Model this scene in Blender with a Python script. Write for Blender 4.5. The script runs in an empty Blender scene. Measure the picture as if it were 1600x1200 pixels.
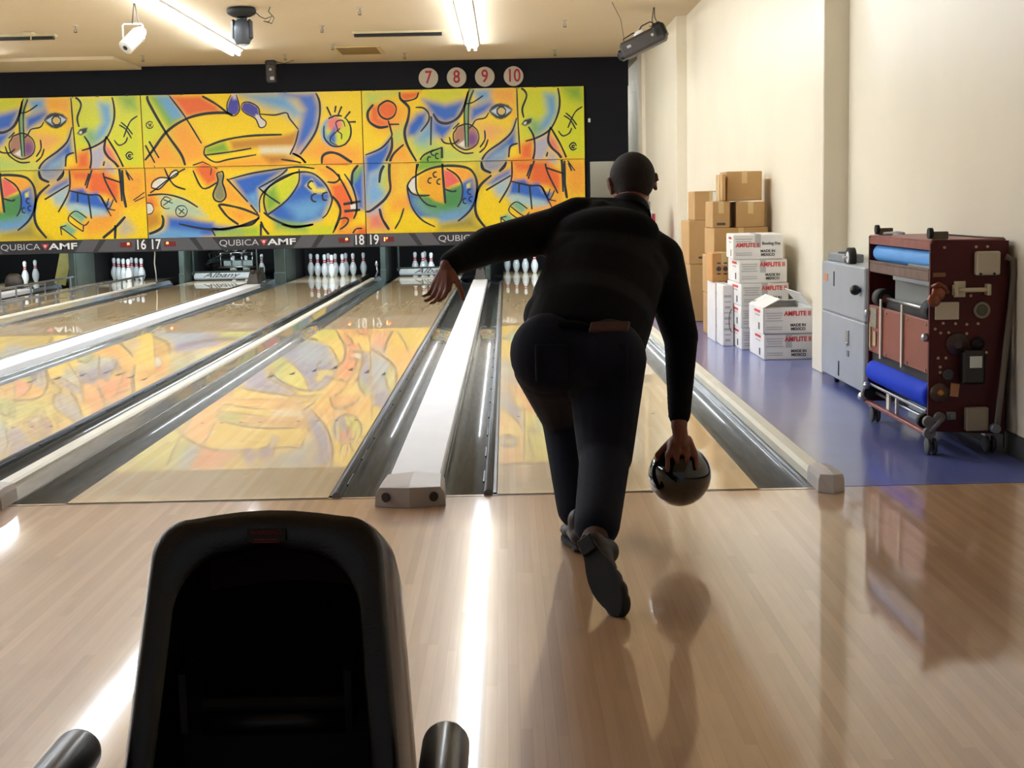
import bpy, bmesh, math, random
import numpy as np
from mathutils import Vector, Matrix, Quaternion
random.seed(7)
C = bpy.context.scene.collection
SC = bpy.context.scene
R = math.radians
# ------------------------------------------------------------------ camera
cam_d = bpy.data.cameras.new('camera'); cam = bpy.data.objects.new('camera', cam_d); C.objects.link(cam)
cam_d.sensor_width = 36.0; cam_d.lens = 2212 * 36 / 1600.0; cam_d.clip_start = 0.05; cam_d.clip_end = 100
_p, _y, _r = R(7.25), R(0.11), R(-1.21)
_F = Vector((math.sin(_y)*math.cos(_p), math.cos(_y)*math.cos(_p), -math.sin(_p)))
_Rt = Vector((math.cos(_y), -math.sin(_y), 0)); _U = _Rt.cross(_F)
_R2 = math.cos(_r)*_Rt + math.sin(_r)*_U; _U2 = -math.sin(_r)*_Rt + math.cos(_r)*_U
_m = Matrix((( _R2.x, _U2.x, -_F.x, 0.058), (_R2.y, _U2.y, -_F.y, -5.585), (_R2.z, _U2.z, -_F.z, 1.161), (0, 0, 0, 1)))
cam.matrix_world = _m
SC.camera = cam
# ------------------------------------------------------------------ world, exposure
w = bpy.data.worlds.new('world'); SC.world = w; w.use_nodes = True
w.node_tree.nodes['Background'].inputs[0].default_value = (0.88, 0.90, 0.95, 1)
w.node_tree.nodes['Background'].inputs[1].default_value = 0.14
SC.view_settings.view_transform = 'Standard'; SC.view_settings.look = 'None'
SC.view_settings.gamma = 1.0; SC.view_settings.use_curve_mapping = False
SC.view_settings.exposure = 0.50
TUBE_POWER = 42.0      # emission of the fluorescent tubes over the lanes

def area_light(name, loc, rot, sx, sy, power, col):
    d = bpy.data.lights.new(name, 'AREA'); d.shape = 'RECTANGLE'; d.size = sx; d.size_y = sy; d.energy = power; d.color = col
    o = bpy.data.objects.new(name, d); C.objects.link(o); o.location = loc; o.rotation_euler = rot
    return o
# lamps the pin decks have behind the masking, one per lane (they shine back on the pins)
LW = 1.054; D1 = .684; D2 = .621
LX = {}                      # left edge of each lane
LX[20] = 0.0; LX[19] = -D1-LW; LX[18] = LX[19]-D2-LW; LX[17] = LX[18]-D1-LW; LX[16] = LX[17]-D2-LW; LX[15] = LX[16]-D1-LW
for n in (15, 16, 17, 18, 19, 20):
    area_light('pin_deck_lamp', (LX[n]+LW/2, 17.05, .92), (R(52), 0, 0), 1.0, .08, 18 if n != 17 else 22, (.78, .90, 1))

# ------------------------------------------------------------------ helpers
def tag(o, label=None, cat=None, group=None, kind=None):
    if label: o['label'] = label
    if cat: o['category'] = cat
    if group: o['group'] = group
    if kind: o['kind'] = kind
    return o
def empty(name, loc=(0,0,0), rz=0, label=None, cat=None, group=None):
    o = bpy.data.objects.new(name, None); C.objects.link(o); o.location = loc; o.rotation_euler = (0,0,rz)
    o.empty_display_size = .1
    return tag(o, label, cat, group)
def copy_tree(o, parent=None):
    c = o.copy(); C.objects.link(c); c.parent = parent
    for ch in list(o.children): copy_tree(ch, c)
    return c

class MB:
    def __init__(s): s.v = []; s.f = []; s.m = []; s.sm = []
    def add(s, vs, fs, mi=0, smooth=False):
        b = len(s.v); s.v += [tuple(p) for p in vs]
        for f in fs: s.f.append([b+i for i in f]); s.m.append(mi); s.sm.append(smooth)
        return s
    def box(s, c, d, rot=None, mi=0, bev=0.0):
        x, y, z = d[0]/2, d[1]/2, d[2]/2
        M = rot if rot is not None else Matrix.Identity(3)
        if bev > 0:
            bev = min(bev, x*.9, y*.9, z*.9)
            vs = []; idx = {}
            for sx in (-1,1):
                for sy in (-1,1):
                    for sz in (-1,1):
                        for ax in range(3):
                            q = [sx*(x-bev), sy*(y-bev), sz*(z-bev)]; q[ax] = (sx*x, sy*y, sz*z)[ax]
                            idx[(sx,sy,sz,ax)] = len(vs); vs.append(M @ Vector(q) + Vector(c))
            fs = []
            for ax in range(3):
                a, b_ = [(1,2),(2,0),(0,1)][ax]
                for sg in (-1,1):
                    q = []
                    for (p1,p2) in ((-1,-1),(1,-1),(1,1),(-1,1)):
                        k = [0,0,0]; k[ax] = sg; k[a] = p1; k[b_] = p2; q.append(idx[(k[0],k[1],k[2],ax)])
                    fs.append(q if sg > 0 else q[::-1])
                for s1 in (-1,1):
                    for s2 in (-1,1):      # edge parallel to ax
                        k0 = [0,0,0]; k0[a] = s1; k0[b_] = s2; k1 = k0[:]; k0[ax] = -1; k1[ax] = 1
                        q = [idx[(*k0,a)], idx[(*k1,a)], idx[(*k1,b_)], idx[(*k0,b_)]]
                        fs.append(q if s1*s2 < 0 else q[::-1])
            for sx in (-1,1):
                for sy in (-1,1):
                    for sz in (-1,1):
                        q = [idx[(sx,sy,sz,i)] for i in range(3)]
                        fs.append(q if sx*sy*sz > 0 else q[::-1])
            return s.add(vs, fs, mi)
        vs = [M @ Vector((sx*x, sy*y, sz*z)) + Vector(c) for sx in (-1,1) for sy in (-1,1) for sz in (-1,1)]
        return s.add(vs, [(0,1,3,2),(4,6,7,5),(0,4,5,1),(2,3,7,6),(0,2,6,4),(1,5,7,3)], mi)
    def frame(s, d):
        d = Vector(d).normalized(); u = Vector((0,0,1)) if abs(d.z) < .9 else Vector((1,0,0))
        a = d.cross(u).normalized(); return d, a, a.cross(d)
    def cyl(s, p0, p1, r0, r1=None, n=16, mi=0, caps=True):
        r1 = r0 if r1 is None else r1; p0 = Vector(p0); p1 = Vector(p1); d, a, b = s.frame(p1-p0)
        vs = []
        for p, r in ((p0,r0),(p1,r1)):
            for i in range(n):
                t = 2*math.pi*i/n; vs.append(p + a*(r*math.cos(t)) + b*(r*math.sin(t)))
        s.add(vs, [(i,(i+1)%n,n+(i+1)%n,n+i) for i in range(n)], mi, True)
        if caps: s.add(vs, [list(range(n))[::-1], [n+i for i in range(n)]], mi)
        return s
    def tube(s, pts, r, n=8, mi=0):
        pts = [Vector(p) for p in pts]; rings = []; prev = None
        for i, p in enumerate(pts):
            d = (pts[min(i+1,len(pts)-1)] - pts[max(i-1,0)]).normalized()
            if prev is None: _, a, b = s.frame(d)
            else:
                a = (prev - d*prev.dot(d)).normalized(); b = a.cross(d)
            prev = a; rr = r[i] if isinstance(r, (list,tuple)) else r
            rings.append([p + a*(rr*math.cos(2*math.pi*k/n)) + b*(rr*math.sin(2*math.pi*k/n)) for k in range(n)])
        vs = [v for g in rings for v in g]; m = len(pts)
        fs = [(j*n+k, j*n+(k+1)%n, (j+1)*n+(k+1)%n, (j+1)*n+k) for j in range(m-1) for k in range(n)]
        s.add(vs, fs, mi, True); s.add(vs, [list(range(n))[::-1], [(m-1)*n+k for k in range(n)]], mi); return s
    def lathe(s, prof, c=(0,0,0), axis=(0,0,1), n=24, mi=0):
        d, a, b = s.frame(axis); c = Vector(c); vs = []; m = len(prof)
        for (r, h) in prof:
            for k in range(n):
                t = 2*math.pi*k/n; vs.append(c + d*h + a*(r*math.cos(t)) + b*(r*math.sin(t)))
        fs = [(j*n+k, j*n+(k+1)%n, (j+1)*n+(k+1)%n, (j+1)*n+k) for j in range(m-1) for k in range(n)]
        s.add(vs, fs, mi, True); s.add(vs, [list(range(n))[::-1], [(m-1)*n+k for k in range(n)]], mi); return s
    def sphere(s, c, r, M=None, n=20, m=12, mi=0):
        vs = []; r = (r,r,r) if not isinstance(r,(tuple,list)) else r
        M = M if M is not None else Matrix.Identity(3)
        for j in range(m+1):
            ph = math.pi*j/m
            for k in range(n):
                t = 2*math.pi*k/n
                vs.append(Vector(c) + M @ Vector((r[0]*math.sin(ph)*math.cos(t), r[1]*math.sin(ph)*math.sin(t), r[2]*math.cos(ph))))
        fs = [(j*n+k, (j+1)*n+k, (j+1)*n+(k+1)%n, j*n+(k+1)%n) for j in range(m) for k in range(n)]
        return s.add(vs, fs, mi, True)
    def cap2(s, p0, r0, p1, r1, n=14):       # tapered capsule, for bodies that get remeshed
        p0 = Vector(p0); p1 = Vector(p1); s.sphere(p0, r0, n=n, m=8); s.sphere(p1, r1, n=n, m=8)
        return s.cyl(p0, p1, r0, r1, n=n)
    def sweep(s, prof, y0, y1, mi=0, smooth=False, closed=True, caps=True):   # profile in X,Z swept along Y
        n = len(prof); vs = [(x,y0,z) for x,z in prof] + [(x,y1,z) for x,z in prof]
        s.add(vs, [(i,(i+1)%n,n+(i+1)%n,n+i) for i in range(n if closed else n-1)], mi, smooth)
        if closed and caps: s.add(vs, [list(range(n))[::-1], [n+i for i in range(n)]], mi)
        return s
    def rings(s, rs, mi=0, smooth=True, cap0=False, cap1=False):
        n = len(rs[0]); vs = [p for g in rs for p in g]
        s.add(vs, [(j*n+k, j*n+(k+1)%n, (j+1)*n+(k+1)%n, (j+1)*n+k) for j in range(len(rs)-1) for k in range(n)], mi, smooth)
        if cap0: s.add(rs[0], [list(range(n))[::-1]], mi)
        if cap1: s.add(rs[-1], [list(range(n))], mi)
        return s
    def build(s, name, mats, parent=None, smooth=None, fix=True, col=True):
        me = bpy.data.meshes.new(name); me.from_pydata(s.v, [], s.f)
        mats = mats if isinstance(mats,(list,tuple)) else [mats]
        for m in mats: me.materials.append(m)
        me.polygons.foreach_set('material_index', s.m)
        me.polygons.foreach_set('use_smooth', s.sm if smooth is None else [smooth]*len(s.f))
        if fix:
            b = bmesh.new(); b.from_mesh(me); bmesh.ops.remove_doubles(b, verts=b.verts, dist=1e-6)
            bmesh.ops.recalc_face_normals(b, faces=b.faces); b.to_mesh(me); b.free()
        me.update()
        o = bpy.data.objects.new(name, me); C.objects.link(o)
        if parent is not None: o.parent = parent
        return o
def rotm(ax, deg): return Matrix.Rotation(R(deg), 3, ax)

def s2l(c): return c/12.92 if c <= .04045 else ((c+.055)/1.055)**2.4
def hx(h): return tuple(s2l(int(h[i:i+2],16)/255) for i in (0,2,4))
MATS = {}
def mat(name, col, rough=.5, metal=0, coat=0, coat_r=.05, spec=.5, noise=0, nscale=8, bump=0, bscale=60, emit=None, estr=0, ior=1.5, stretch=None):
    if name in MATS: return MATS[name]
    if isinstance(col, str): col = hx(col)
    m = bpy.data.materials.new(name); m.use_nodes = True; nt = m.node_tree; b = nt.nodes['Principled BSDF']
    b.inputs['Base Color'].default_value = (*col, 1); b.inputs['Roughness'].default_value = rough; b.inputs['Metallic'].default_value = metal
    b.inputs['Coat Weight'].default_value = coat; b.inputs['Coat Roughness'].default_value = coat_r
    b.inputs['Specular IOR Level'].default_value = spec; b.inputs['IOR'].default_value = ior
    tc = nt.nodes.new('ShaderNodeTexCoord'); src = tc.outputs['Object']
    if stretch:
        mp = nt.nodes.new('ShaderNodeMapping'); mp.inputs['Scale'].default_value = stretch
        nt.links.new(src, mp.inputs[0]); src = mp.outputs[0]
    if noise:
        n = nt.nodes.new('ShaderNodeTexNoise'); n.inputs['Scale'].default_value = nscale; n.inputs['Detail'].default_value = 5
        nt.links.new(src, n.inputs['Vector'])
        r = nt.nodes.new('ShaderNodeMapRange'); r.inputs[1].default_value = .3; r.inputs[2].default_value = .7
        r.inputs[3].default_value = 1-noise; r.inputs[4].default_value = 1+noise*.6; nt.links.new(n.outputs[0], r.inputs[0])
        x = nt.nodes.new('ShaderNodeMix'); x.data_type = 'RGBA'; x.blend_type = 'MULTIPLY'; x.inputs[0].default_value = 1
        x.inputs[6].default_value = (*col,1); nt.links.new(r.outputs[0], x.inputs[7]); nt.links.new(x.outputs[2], b.inputs['Base Color'])
    if bump:
        n = nt.nodes.new('ShaderNodeTexNoise'); n.inputs['Scale'].default_value = bscale; n.inputs['Detail'].default_value = 3
        nt.links.new(src, n.inputs['Vector'])
        u = nt.nodes.new('ShaderNodeBump'); u.inputs['Strength'].default_value = bump; u.inputs['Distance'].default_value = .01
        nt.links.new(n.outputs[0], u.inputs['Height']); nt.links.new(u.outputs[0], b.inputs['Normal'])
    if emit:
        b.inputs['Emission Color'].default_value = (*(hx(emit) if isinstance(emit,str) else emit),1); b.inputs['Emission Strength'].default_value = estr
    MATS[name] = m; return m

def wood(name, c1, c2, board, coat, coat_r, rough, seam=.35, blotch=.12, grain=.18, xoff=0.0):
    m = bpy.data.materials.new(name); m.use_nodes = True; nt = m.node_tree; N = nt.nodes; K = nt.links; b = N['Principled BSDF']
    g = N.new('ShaderNodeNewGeometry'); sp = N.new('ShaderNodeSeparateXYZ'); K.new(g.outputs['Position'], sp.inputs[0])
    def mth(op, a, b_=None, c=None):
        n = N.new('ShaderNodeMath'); n.operation = op
        for i, v in enumerate((a,b_,c)):
            if v is None: continue
            if isinstance(v,(int,float)): n.inputs[i].default_value = v
            else: K.new(v, n.inputs[i])
        return n.outputs[0]
    xs = mth('DIVIDE', mth('ADD', sp.outputs[0], 40+xoff), board)
    idx = mth('FLOOR', xs); fr = mth('FRACT', xs)
    wn0 = N.new('ShaderNodeTexWhiteNoise'); wn0.noise_dimensions = '1D'; K.new(idx, wn0.inputs['W'])
    ys = mth('FLOOR', mth('ADD', mth('DIVIDE', sp.outputs[1], 1.35), mth('MULTIPLY', wn0.outputs[0], 7.0)))
    wn = N.new('ShaderNodeTexWhiteNoise'); wn.noise_dimensions = '2D'
    cb = N.new('ShaderNodeCombineXYZ'); K.new(idx, cb.inputs[0]); K.new(ys, cb.inputs[1]); K.new(cb.outputs[0], wn.inputs['Vector'])
    mx = N.new('ShaderNodeMix'); mx.data_type = 'RGBA'; mx.inputs[6].default_value = (*hx(c1),1); mx.inputs[7].default_value = (*hx(c2),1)
    K.new(wn.outputs[0], mx.inputs[0])
    mp = N.new('ShaderNodeMapping'); mp.inputs['Scale'].default_value = (90, 3.0, 1); K.new(g.outputs['Position'], mp.inputs[0])
    ns = N.new('ShaderNodeTexNoise'); ns.inputs['Scale'].default_value = 1.0; ns.inputs['Detail'].default_value = 4; K.new(mp.outputs[0], ns.inputs['Vector'])
    n2 = N.new('ShaderNodeTexNoise'); n2.inputs['Scale'].default_value = .9; n2.inputs['Detail'].default_value = 3; K.new(g.outputs['Position'], n2.inputs['Vector'])
    f1 = mth('ADD', mth('MULTIPLY', mth('SUBTRACT', ns.outputs[0], .5), grain*2), 1.0)
    f2 = mth('ADD', mth('MULTIPLY', mth('SUBTRACT', n2.outputs[0], .5), blotch*2), 1.0)
    edge = mth('LESS_THAN', fr, .035/ (board/.027))
    f3 = mth('SUBTRACT', 1.0, mth('MULTIPLY', edge, mth('MULTIPLY', wn0.outputs[0], seam)))
    f = mth('MULTIPLY', mth('MULTIPLY', f1, f2), f3)
    m2 = N.new('ShaderNodeMix'); m2.data_type = 'RGBA'; m2.blend_type = 'MULTIPLY'; m2.inputs[0].default_value = 1
    K.new(mx.outputs[2], m2.inputs[6]); K.new(f, m2.inputs[7]); K.new(m2.outputs[2], b.inputs['Base Color'])
    b.inputs['Roughness'].default_value = rough
    b.inputs['Coat Weight'].default_value = coat; b.inputs['Coat IOR'].default_value = 1.55
    rr = N.new('ShaderNodeMapRange'); rr.inputs[1].default_value = .3; rr.inputs[2].default_value = .7
    rr.inputs[3].default_value = coat_r*.75; rr.inputs[4].default_value = coat_r*1.3; K.new(n2.outputs[0], rr.inputs[0]); K.new(rr.outputs[0], b.inputs['Coat Roughness'])
    b.inputs['Specular IOR Level'].default_value = .3
    MATS[name] = m; return m

def text(body, size, loc, rot, m, parent, name='lettering', ext=.0006, sx=1.0, align='CENTER', bold=0.0, shear=0.0):
    cu = bpy.data.curves.new(name, 'FONT'); cu.body = body; cu.size = size; cu.extrude = ext; cu.align_x = align; cu.align_y = 'CENTER'
    cu.offset = bold; cu.shear = shear
    cu.materials.append(m); o = bpy.data.objects.new(name, cu); C.objects.link(o)
    dg = bpy.context.evaluated_depsgraph_get(); me = bpy.data.meshes.new_from_object(o.evaluated_get(dg)); me.name = name
    bpy.data.objects.remove(o); bpy.data.curves.remove(cu)
    o = bpy.data.objects.new(name, me); C.objects.link(o)
    o.location = loc; o.rotation_euler = rot; o.scale = (sx,1,1); o.parent = parent
    return o
FACE_CAM = (R(90), 0, 0)        # text that reads from -Y
FACE_LEFT = (R(90), 0, R(-90))  # text that reads from -X

# ------------------------------------------------------------------ materials
M_lane = wood('lane_wood', 'e6c898', 'f0dab0', .0267, 1, .011, .4, seam=.08, blotch=.04, grain=.035)
M_appr = wood('approach_wood', 'b58e6a', 'c8a17c', .0267, 1, .055, .35, seam=.35, blotch=.10, grain=.12, xoff=.01)
M_ceil = mat('ceiling_paint', 'ccba9c', .8, noise=.04, nscale=.6)
M_wall = mat('cream_wall_paint', 'ebe2cc', .38, spec=.35, noise=.04, nscale=1.2, bump=.05, bscale=25)
M_black = mat('black_wall_paint', '0b0c14', .75, noise=.1, nscale=2, spec=.25)
M_vinyl = mat('blue_vinyl_floor', '6670b0', .28, coat=.6, coat_r=.12, noise=.10, nscale=3)
M_base = mat('black_baseboard', '101010', .5)
M_gut = mat('gutter_plastic', '8d959b', .25, metal=.0, coat=1, coat_r=.035, noise=.14, nscale=6, stretch=(8,.6,8))
M_cap = mat('white_capping', 'f6f9ff', .6, spec=.3, noise=.03, nscale=4)
M_capc = mat('cream_capping', 'e6e3d4', .35, noise=.06, nscale=4)
M_endcap = mat('grey_end_cap_plastic', 'c2bdbc', .45, noise=.05)
M_railg = mat('grey_bumper_rail', '7b8088', .35, metal=.2, noise=.08)
M_blackp = mat('black_plastic', '0b0b0c', .4)
M_blackr = mat('black_rubber', '121212', .7)
M_dark = mat('dark_pit', '08080a', .8)
M_steel = mat('brushed_steel', 'b4b6b8', .3, metal=1, noise=.08)
M_white = mat('white_enamel', 'e8e8e4', .35)
M_brown = mat('dark_brown_plastic', '3a322c', .45, noise=.1)
M_green = mat('grey_green_kickback', '414c46', .5, noise=.15, nscale=6)
M_greend = mat('dark_green_machine', '25302a', .5, noise=.3, nscale=20)
M_line = mat('mural_ink', '20242c', .5)
M_band = mat('dark_masking_band', '29272b', .45)
M_bandl = mat('grey_masking_band', '535257', .45)
M_letter = mat('white_lettering', 'f2f2f2', .5)
M_letterg = mat('pale_grey_lettering', 'c9c9cc', .5)
M_red = mat('red_print', 'cf3030', .5)
M_led = mat('lit_red_digit', 'ff5a30', .4, emit=(1,.16,.04), estr=5)
M_ledoff = mat('dim_red_digit', '4a0a0c', .5, emit=(1,.02,.01), estr=.06)
M_pin = mat('pin_coating', 'e9efee', .22, coat=.6, coat_r=.08)
M_pinr = mat('pin_stripe_red', 'c8323c', .3)
M_card = mat('brown_cardboard', 'b08a58', .75, noise=.07, nscale=5)
M_cardo = mat('orange_cardboard', 'c08b50', .75, noise=.08, nscale=5)
M_tape = mat('parcel_tape', 'c9ab78', .35)
M_wcard = mat('white_cardboard', 'e6e3de', .65, noise=.05, nscale=6)
M_print = mat('dark_print', '3a3a3c', .6)
M_printg = mat('pale_grey_print', 'b4b4b2', .6)
M_tube = mat('fluorescent_tube', 'ffffff', .3, emit=(.86,.93,1), estr=TUBE_POWER)
M_fix = mat('fixture_enamel', 'dfe6f0', .4)
# ------------------------------------------------------------------ the setting
def struct(name, mb, m, **k):
    o = mb.build(name, m, **k); o['kind'] = 'structure'; return o
CZ = 3.38; YM = 16.7; WX = 2.30
b = MB(); b.box((-5.35, -4.5, -.05), (15.3, 9.06, .10)); struct('floor', b, M_appr)
b = MB(); b.box((1.87, 10.75, -.05), (.99, 21.42, .10)); struct('floor', b, M_vinyl)
b = MB(); b.box((-5.8, 10.75, -.20), (14.3, 21.42, .10)); struct('floor', b, M_dark)
b = MB(); b.box((-5.35, 6.0, CZ+.05), (15.4, 30.1, .10)); struct('ceiling', b, M_ceil)
# right wall: near part, pilaster, nearer far part, end bit
b = MB(); b.box((WX+.1, 1.5, CZ/2), (.2, 21.0, CZ)); struct('wall_right', b, M_wall)
b = MB(); b.box((WX-.06+.1, 16.75, CZ/2), (.32, 9.5, CZ)); struct('wall_right', b, M_wall)
b = MB(); b.box((2.22, 3.90, CZ/2), (.17, .30, CZ), bev=.006); struct('trim_1', b, M_wall)
b = MB(); b.box((2.16, 16.3, CZ/2), (.06, .7, CZ)); struct('trim_2', b, M_wall)
b = MB(); b.box((WX-.008, -3.1, .05), (.016, 13.6, .10)); b.box((WX-.008, 8.0, .05), (.016, 7.8, .10)); struct('baseboard_right', b, M_base)
b = MB(); b.box((-13.1, 6.0, CZ/2), (.2, 30.1, CZ)); struct('wall_left', b, M_wall)
b = MB(); b.box((-5.35, 21.2, CZ/2), (15.4, .2, CZ)); struct('wall_back', b, M_wall)
# black bulkhead hanging over the pin decks; beside the mural it ends 1.8 m up
b = MB()
b.box((-5.5, YM+.10, (2.94+CZ)/2), (15.0, .16, CZ-2.94))
b.box((1.65, YM+.10, (1.79+2.94)/2), (.68, .16, 2.94-1.79))
b.box((-5.9, YM+.16, 1.84), (14.42, .04, 2.2))
struct('wall_front', b, M_black)
# black pit behind the pins
b = MB(); b.box((-5.75, 19.9, 1.2), (14.2, .06, 2.6)); b.box((-5.75, 18.4, 2.45), (14.2, 3.0, .05)); struct('wall_pit', b, M_dark)
b = MB(); b.box((1.36, 18.4, .95), (.06, 3.3, 1.9), bev=.004); struct('wall_pit_side', b, M_black)
# shallow dropped panel in the ceiling at the far left
b = MB(); b.box((-8.9, 15.9, CZ-.025), (6.8, 1.55, .05), bev=.004); struct('trim_3', b, M_ceil)
# door in the back wall seen under the bulkhead
dr = MB(); dr.box((1.62, 21.06, 1.04), (.86, .05, 2.06), bev=.004); o = struct('door_1', dr, mat('beige_door_paint', 'd9cdb6', .5))
h = MB(); h.box((1.62, 21.03, 2.09), (.92, .03, .03)); h.build('door_frame', mat('dark_door_frame', '4a4034', .5), o)
h = MB(); h.cyl((1.28,21.03,1.0),(1.28,20.97,1.0),.012); h.cyl((1.28,20.97,1.0),(1.38,20.97,1.0),.01); h.build('door_handle', M_steel, o)

# ------------------------------------------------------------------ lanes
ARW = mat('lane_arrow_stain', '1c120c', .4)
lane_lab = {20:'glossy wooden bowling lane at the right where the man is bowling', 19:'glossy wooden bowling lane between the two cappings ending at the LED sign 19',
 18:'glossy wooden bowling lane under lane number 18, ten pins at its far end', 17:'glossy wooden bowling lane under lane number 17, ending at a script-lettered sweep bar',
 16:'glossy wooden bowling lane under lane number 16, with raised bumper rails', 15:'farthest-left bowling lane with two pins left standing'}
lane_lab[19] = 'glossy wooden bowling lane under lane number 19, left of the wide white capping'
for n, x in LX.items():
    b = MB(); b.box((x+LW/2, 9.65, -.04), (LW, 19.28, .08))
    for k in range(7):          # target arrows
        ax = x + LW*(k+1)/8; ay = 4.75 - abs(k-3)*.16
        b.add([(ax-.018,ay-.10,.0012),(ax+.018,ay-.10,.0012),(ax,ay+.10,.0012)], [(0,1,2)], 1)
    for k in (1,2,3,4,6,7,8,9,):
        ax = x + LW*k/10; b.add([(ax-.009,2.1,.0006),(ax+.009,2.1,.0006),(ax+.009,2.13,.0006),(ax-.009,2.13,.0006)], [(0,1,2,3)], 1)
    o = b.build('bowling_lane', [M_lane, ARW]); tag(o, lane_lab[n], 'bowling lane', 'polished wooden bowling lanes')
b = MB(); b.box((-4.9, -.004, .0006), (12.5, .003, .0012)); o = b.build('foul_line', mat('foul_line_paint', '3c2c22', .4)); tag(o, 'thin dark foul line between approach and lanes', 'foul line')

def trough(x0, x1, y0, y1):
    b = MB(); w_ = x1-x0; n = 14; pr = []
    for i in range(n+1):
        t = math.pi*i/n; pr.append((x0+w_/2-(w_/2-.008)*math.cos(t), -.008-.072*math.sin(t)))
    prof = [(x0, -.006)] + pr + [(x1, -.006), (x1, -.11), (x0, -.11)]
    b.sweep(prof, y0, y1, smooth=False)
    o = b.build('gutter', M_gut, fix=True)
    for i, p in enumerate(o.data.polygons): p.use_smooth = abs(p.normal.z) < .999 and p.area > .01 and p.center.z > -.1
    return o
def ball_door(parent, cx, y, wd=.24):
    b = MB()
    b.add([(cx-wd/2,y-.12,.05),(cx+wd/2,y-.12,.05),(cx+wd/2,y+.25,.05),(cx-wd/2,y+.25,.05),
           (cx-wd*.32,y-.02,.21),(cx+wd*.32,y-.02,.21),(cx+wd*.36,y+.25,.24),(cx-wd*.36,y+.25,.24)],
          [(0,1,5,4),(1,2,6,5),(2,3,7,6),(3,0,4,7),(4,5,6,7),(3,2,1,0)])
    b.box((cx, y-.02, .23), (wd*.3, .05, .06), bev=.01)
    b.build('ball_door_hood', M_brown, parent)
    h = MB(); h.box((cx, y+.5, .12), (wd*.8, .4, .13), bev=.02); h.box((cx+wd*.35, y+.35, .22), (.03,.3,.12)); h.build('ball_door_housing', M_greend, parent)
def end_cap(parent, cx, w_, y0, y1, h_, holes, m=M_endcap):
    b = MB(); hw = w_/2
    pr = lambda k, zt: [(cx-hw*k, .001), (cx+hw*k, .001), (cx+hw*k*.97, zt*.62), (cx+hw*k*.86, zt*.88), (cx, zt), (cx-hw*k*.86, zt*.88), (cx-hw*k*.97, zt*.62)]
    def ring(y, k, zt, v=0): return [(x, y - (v if abs(x-cx) < 1e-6 else 0) - (v*.5 if abs(abs(x-cx)-hw*k) > 1e-6 and v else 0)*0, z) for x, z in pr(k, zt)]
    b.rings([ring(y0, 1, h_), ring(y0+(y1-y0)*.35, .97, h_*1.04), ring(y1, .92, h_*.95)], smooth=False, cap1=True)
    # pointed two-facet nose
    r0 = ring(y0, 1, h_)
    tipt = (cx, y0-.035, h_*.93); tipb = (cx, y0-.04, .001)
    b.add([r0[0], r0[6], r0[5], tipt, tipb], [(0,4,3,2,1)]); b.add([r0[1], r0[2], r0[3], tipt, tipb], [(0,1,2,3,4)])
    b.add([r0[5], r0[4], r0[3], tipt], [(0,1,3),(1,2,3)])
    o = b.build('end_cap', m, parent)
    if holes:
        for sx in (-1,1): 
            h = MB(); c = Vector((cx+sx*hw*.66, y0-.016, h_*.47)); h.cyl(c, c+Vector((sx*.004,-.006,0)), .019, n=18); h.build('bolt_hole', M_blackp, o)
    return o
def retracted_rail(parent, x, side):
    b = MB(); b.tube([(x, .02, .004), (x, 9, .004), (x, 15.6, .004)], .019, n=10)
    b.box((x+side*.026, 7.8, -.012), (.012, 15.5, .03), mi=1)
    for i in range(26):
        y = .35+i*.6; b.box((x-side*.0215, y, .010), (.006, .24, .008), mi=1)
    b.build('bumper_rail', [M_railg, M_blackp], parent)
def raised_rail(parent, x, y0=3.0, y1=17.1):
    b = MB(); b.box((x, (y0+y1)/2, .150), (.03, y1-y0, .028), bev=.006); r_ = b.build('raised_bumper_rail', M_railg, parent)
    k = y0+.1
    while k < y1:
        p = MB(); p.box((x, k, .055), (.018, .035, .17), bev=.004); p.build('rail_post', M_railg, r_); k += .63
def divider(xa, xb, wide, lab, rails=(), raised=(), door=True, cream=False, yend=None):
    cx = (xa+xb)/2; t = empty('lane_divider', (cx, 0, 0), 0, lab, 'lane divider', 'gutters and cappings between the lanes')
    ye = yend or (17.08 if wide else 17.48)
    kids = [trough(xa, xa+.235, .012, ye), trough(xb-.235, xb, .012, ye)]
    hw = (xb-xa)/2-.235
    y1 = 15.7 if wide else 16.6
    b = MB()
    if wide: pr = [(cx-hw, -.09), (cx+hw, -.09), (cx+hw, .040), (cx+hw-.006, .048), (cx-hw+.006, .048), (cx-hw, .040)]
    else: pr = [(cx-hw, -.09), (cx+hw, -.09), (cx+hw, -.005), (cx+hw*.55, .035), (cx+hw*.35, .045), (cx-hw*.35, .045), (cx-hw*.55, .035), (cx-hw, -.005)]
    if wide: b.sweep(pr, .05, y1); o = b.build('capping', M_capc if cream else M_cap, fix=True); kids.append(o)
    else:
        b.sweep(pr, .05, y1); kids.append(b.build('divider_body', M_gut, fix=True))
        b = MB(); b.sweep([(cx-.034,.030),(cx+.034,.030),(cx+.034,.050),(cx+.024,.060),(cx-.024,.060),(cx-.034,.050)], .05, y1); kids.append(b.build('capping', M_capc, fix=True))
    b = MB(); b.sweep([(x, z-.002) for x, z in pr], y1, ye); kids.append(b.build('capping_tail', M_gut))
    for k in kids: k.parent = t; k.location = (-cx, 0, 0)
    sub = empty  # noqa
    rest = []
    n0 = set(C.objects)
    if wide: end_cap(None, cx+.004, .276, -.165, .13, .085, True)
    else: end_cap(None, cx, .18, -.08, .12, .085, False)
    for x, s_ in rails: retracted_rail(None, x, s_)
    for x in raised: raised_rail(None, x)
    if wide and door: ball_door(None, cx, 15.75, .17)
    for k in C.objects:
        if k not in n0 and k.parent is None: k.parent = t; k.location = (-cx, 0, 0)
    return t
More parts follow.
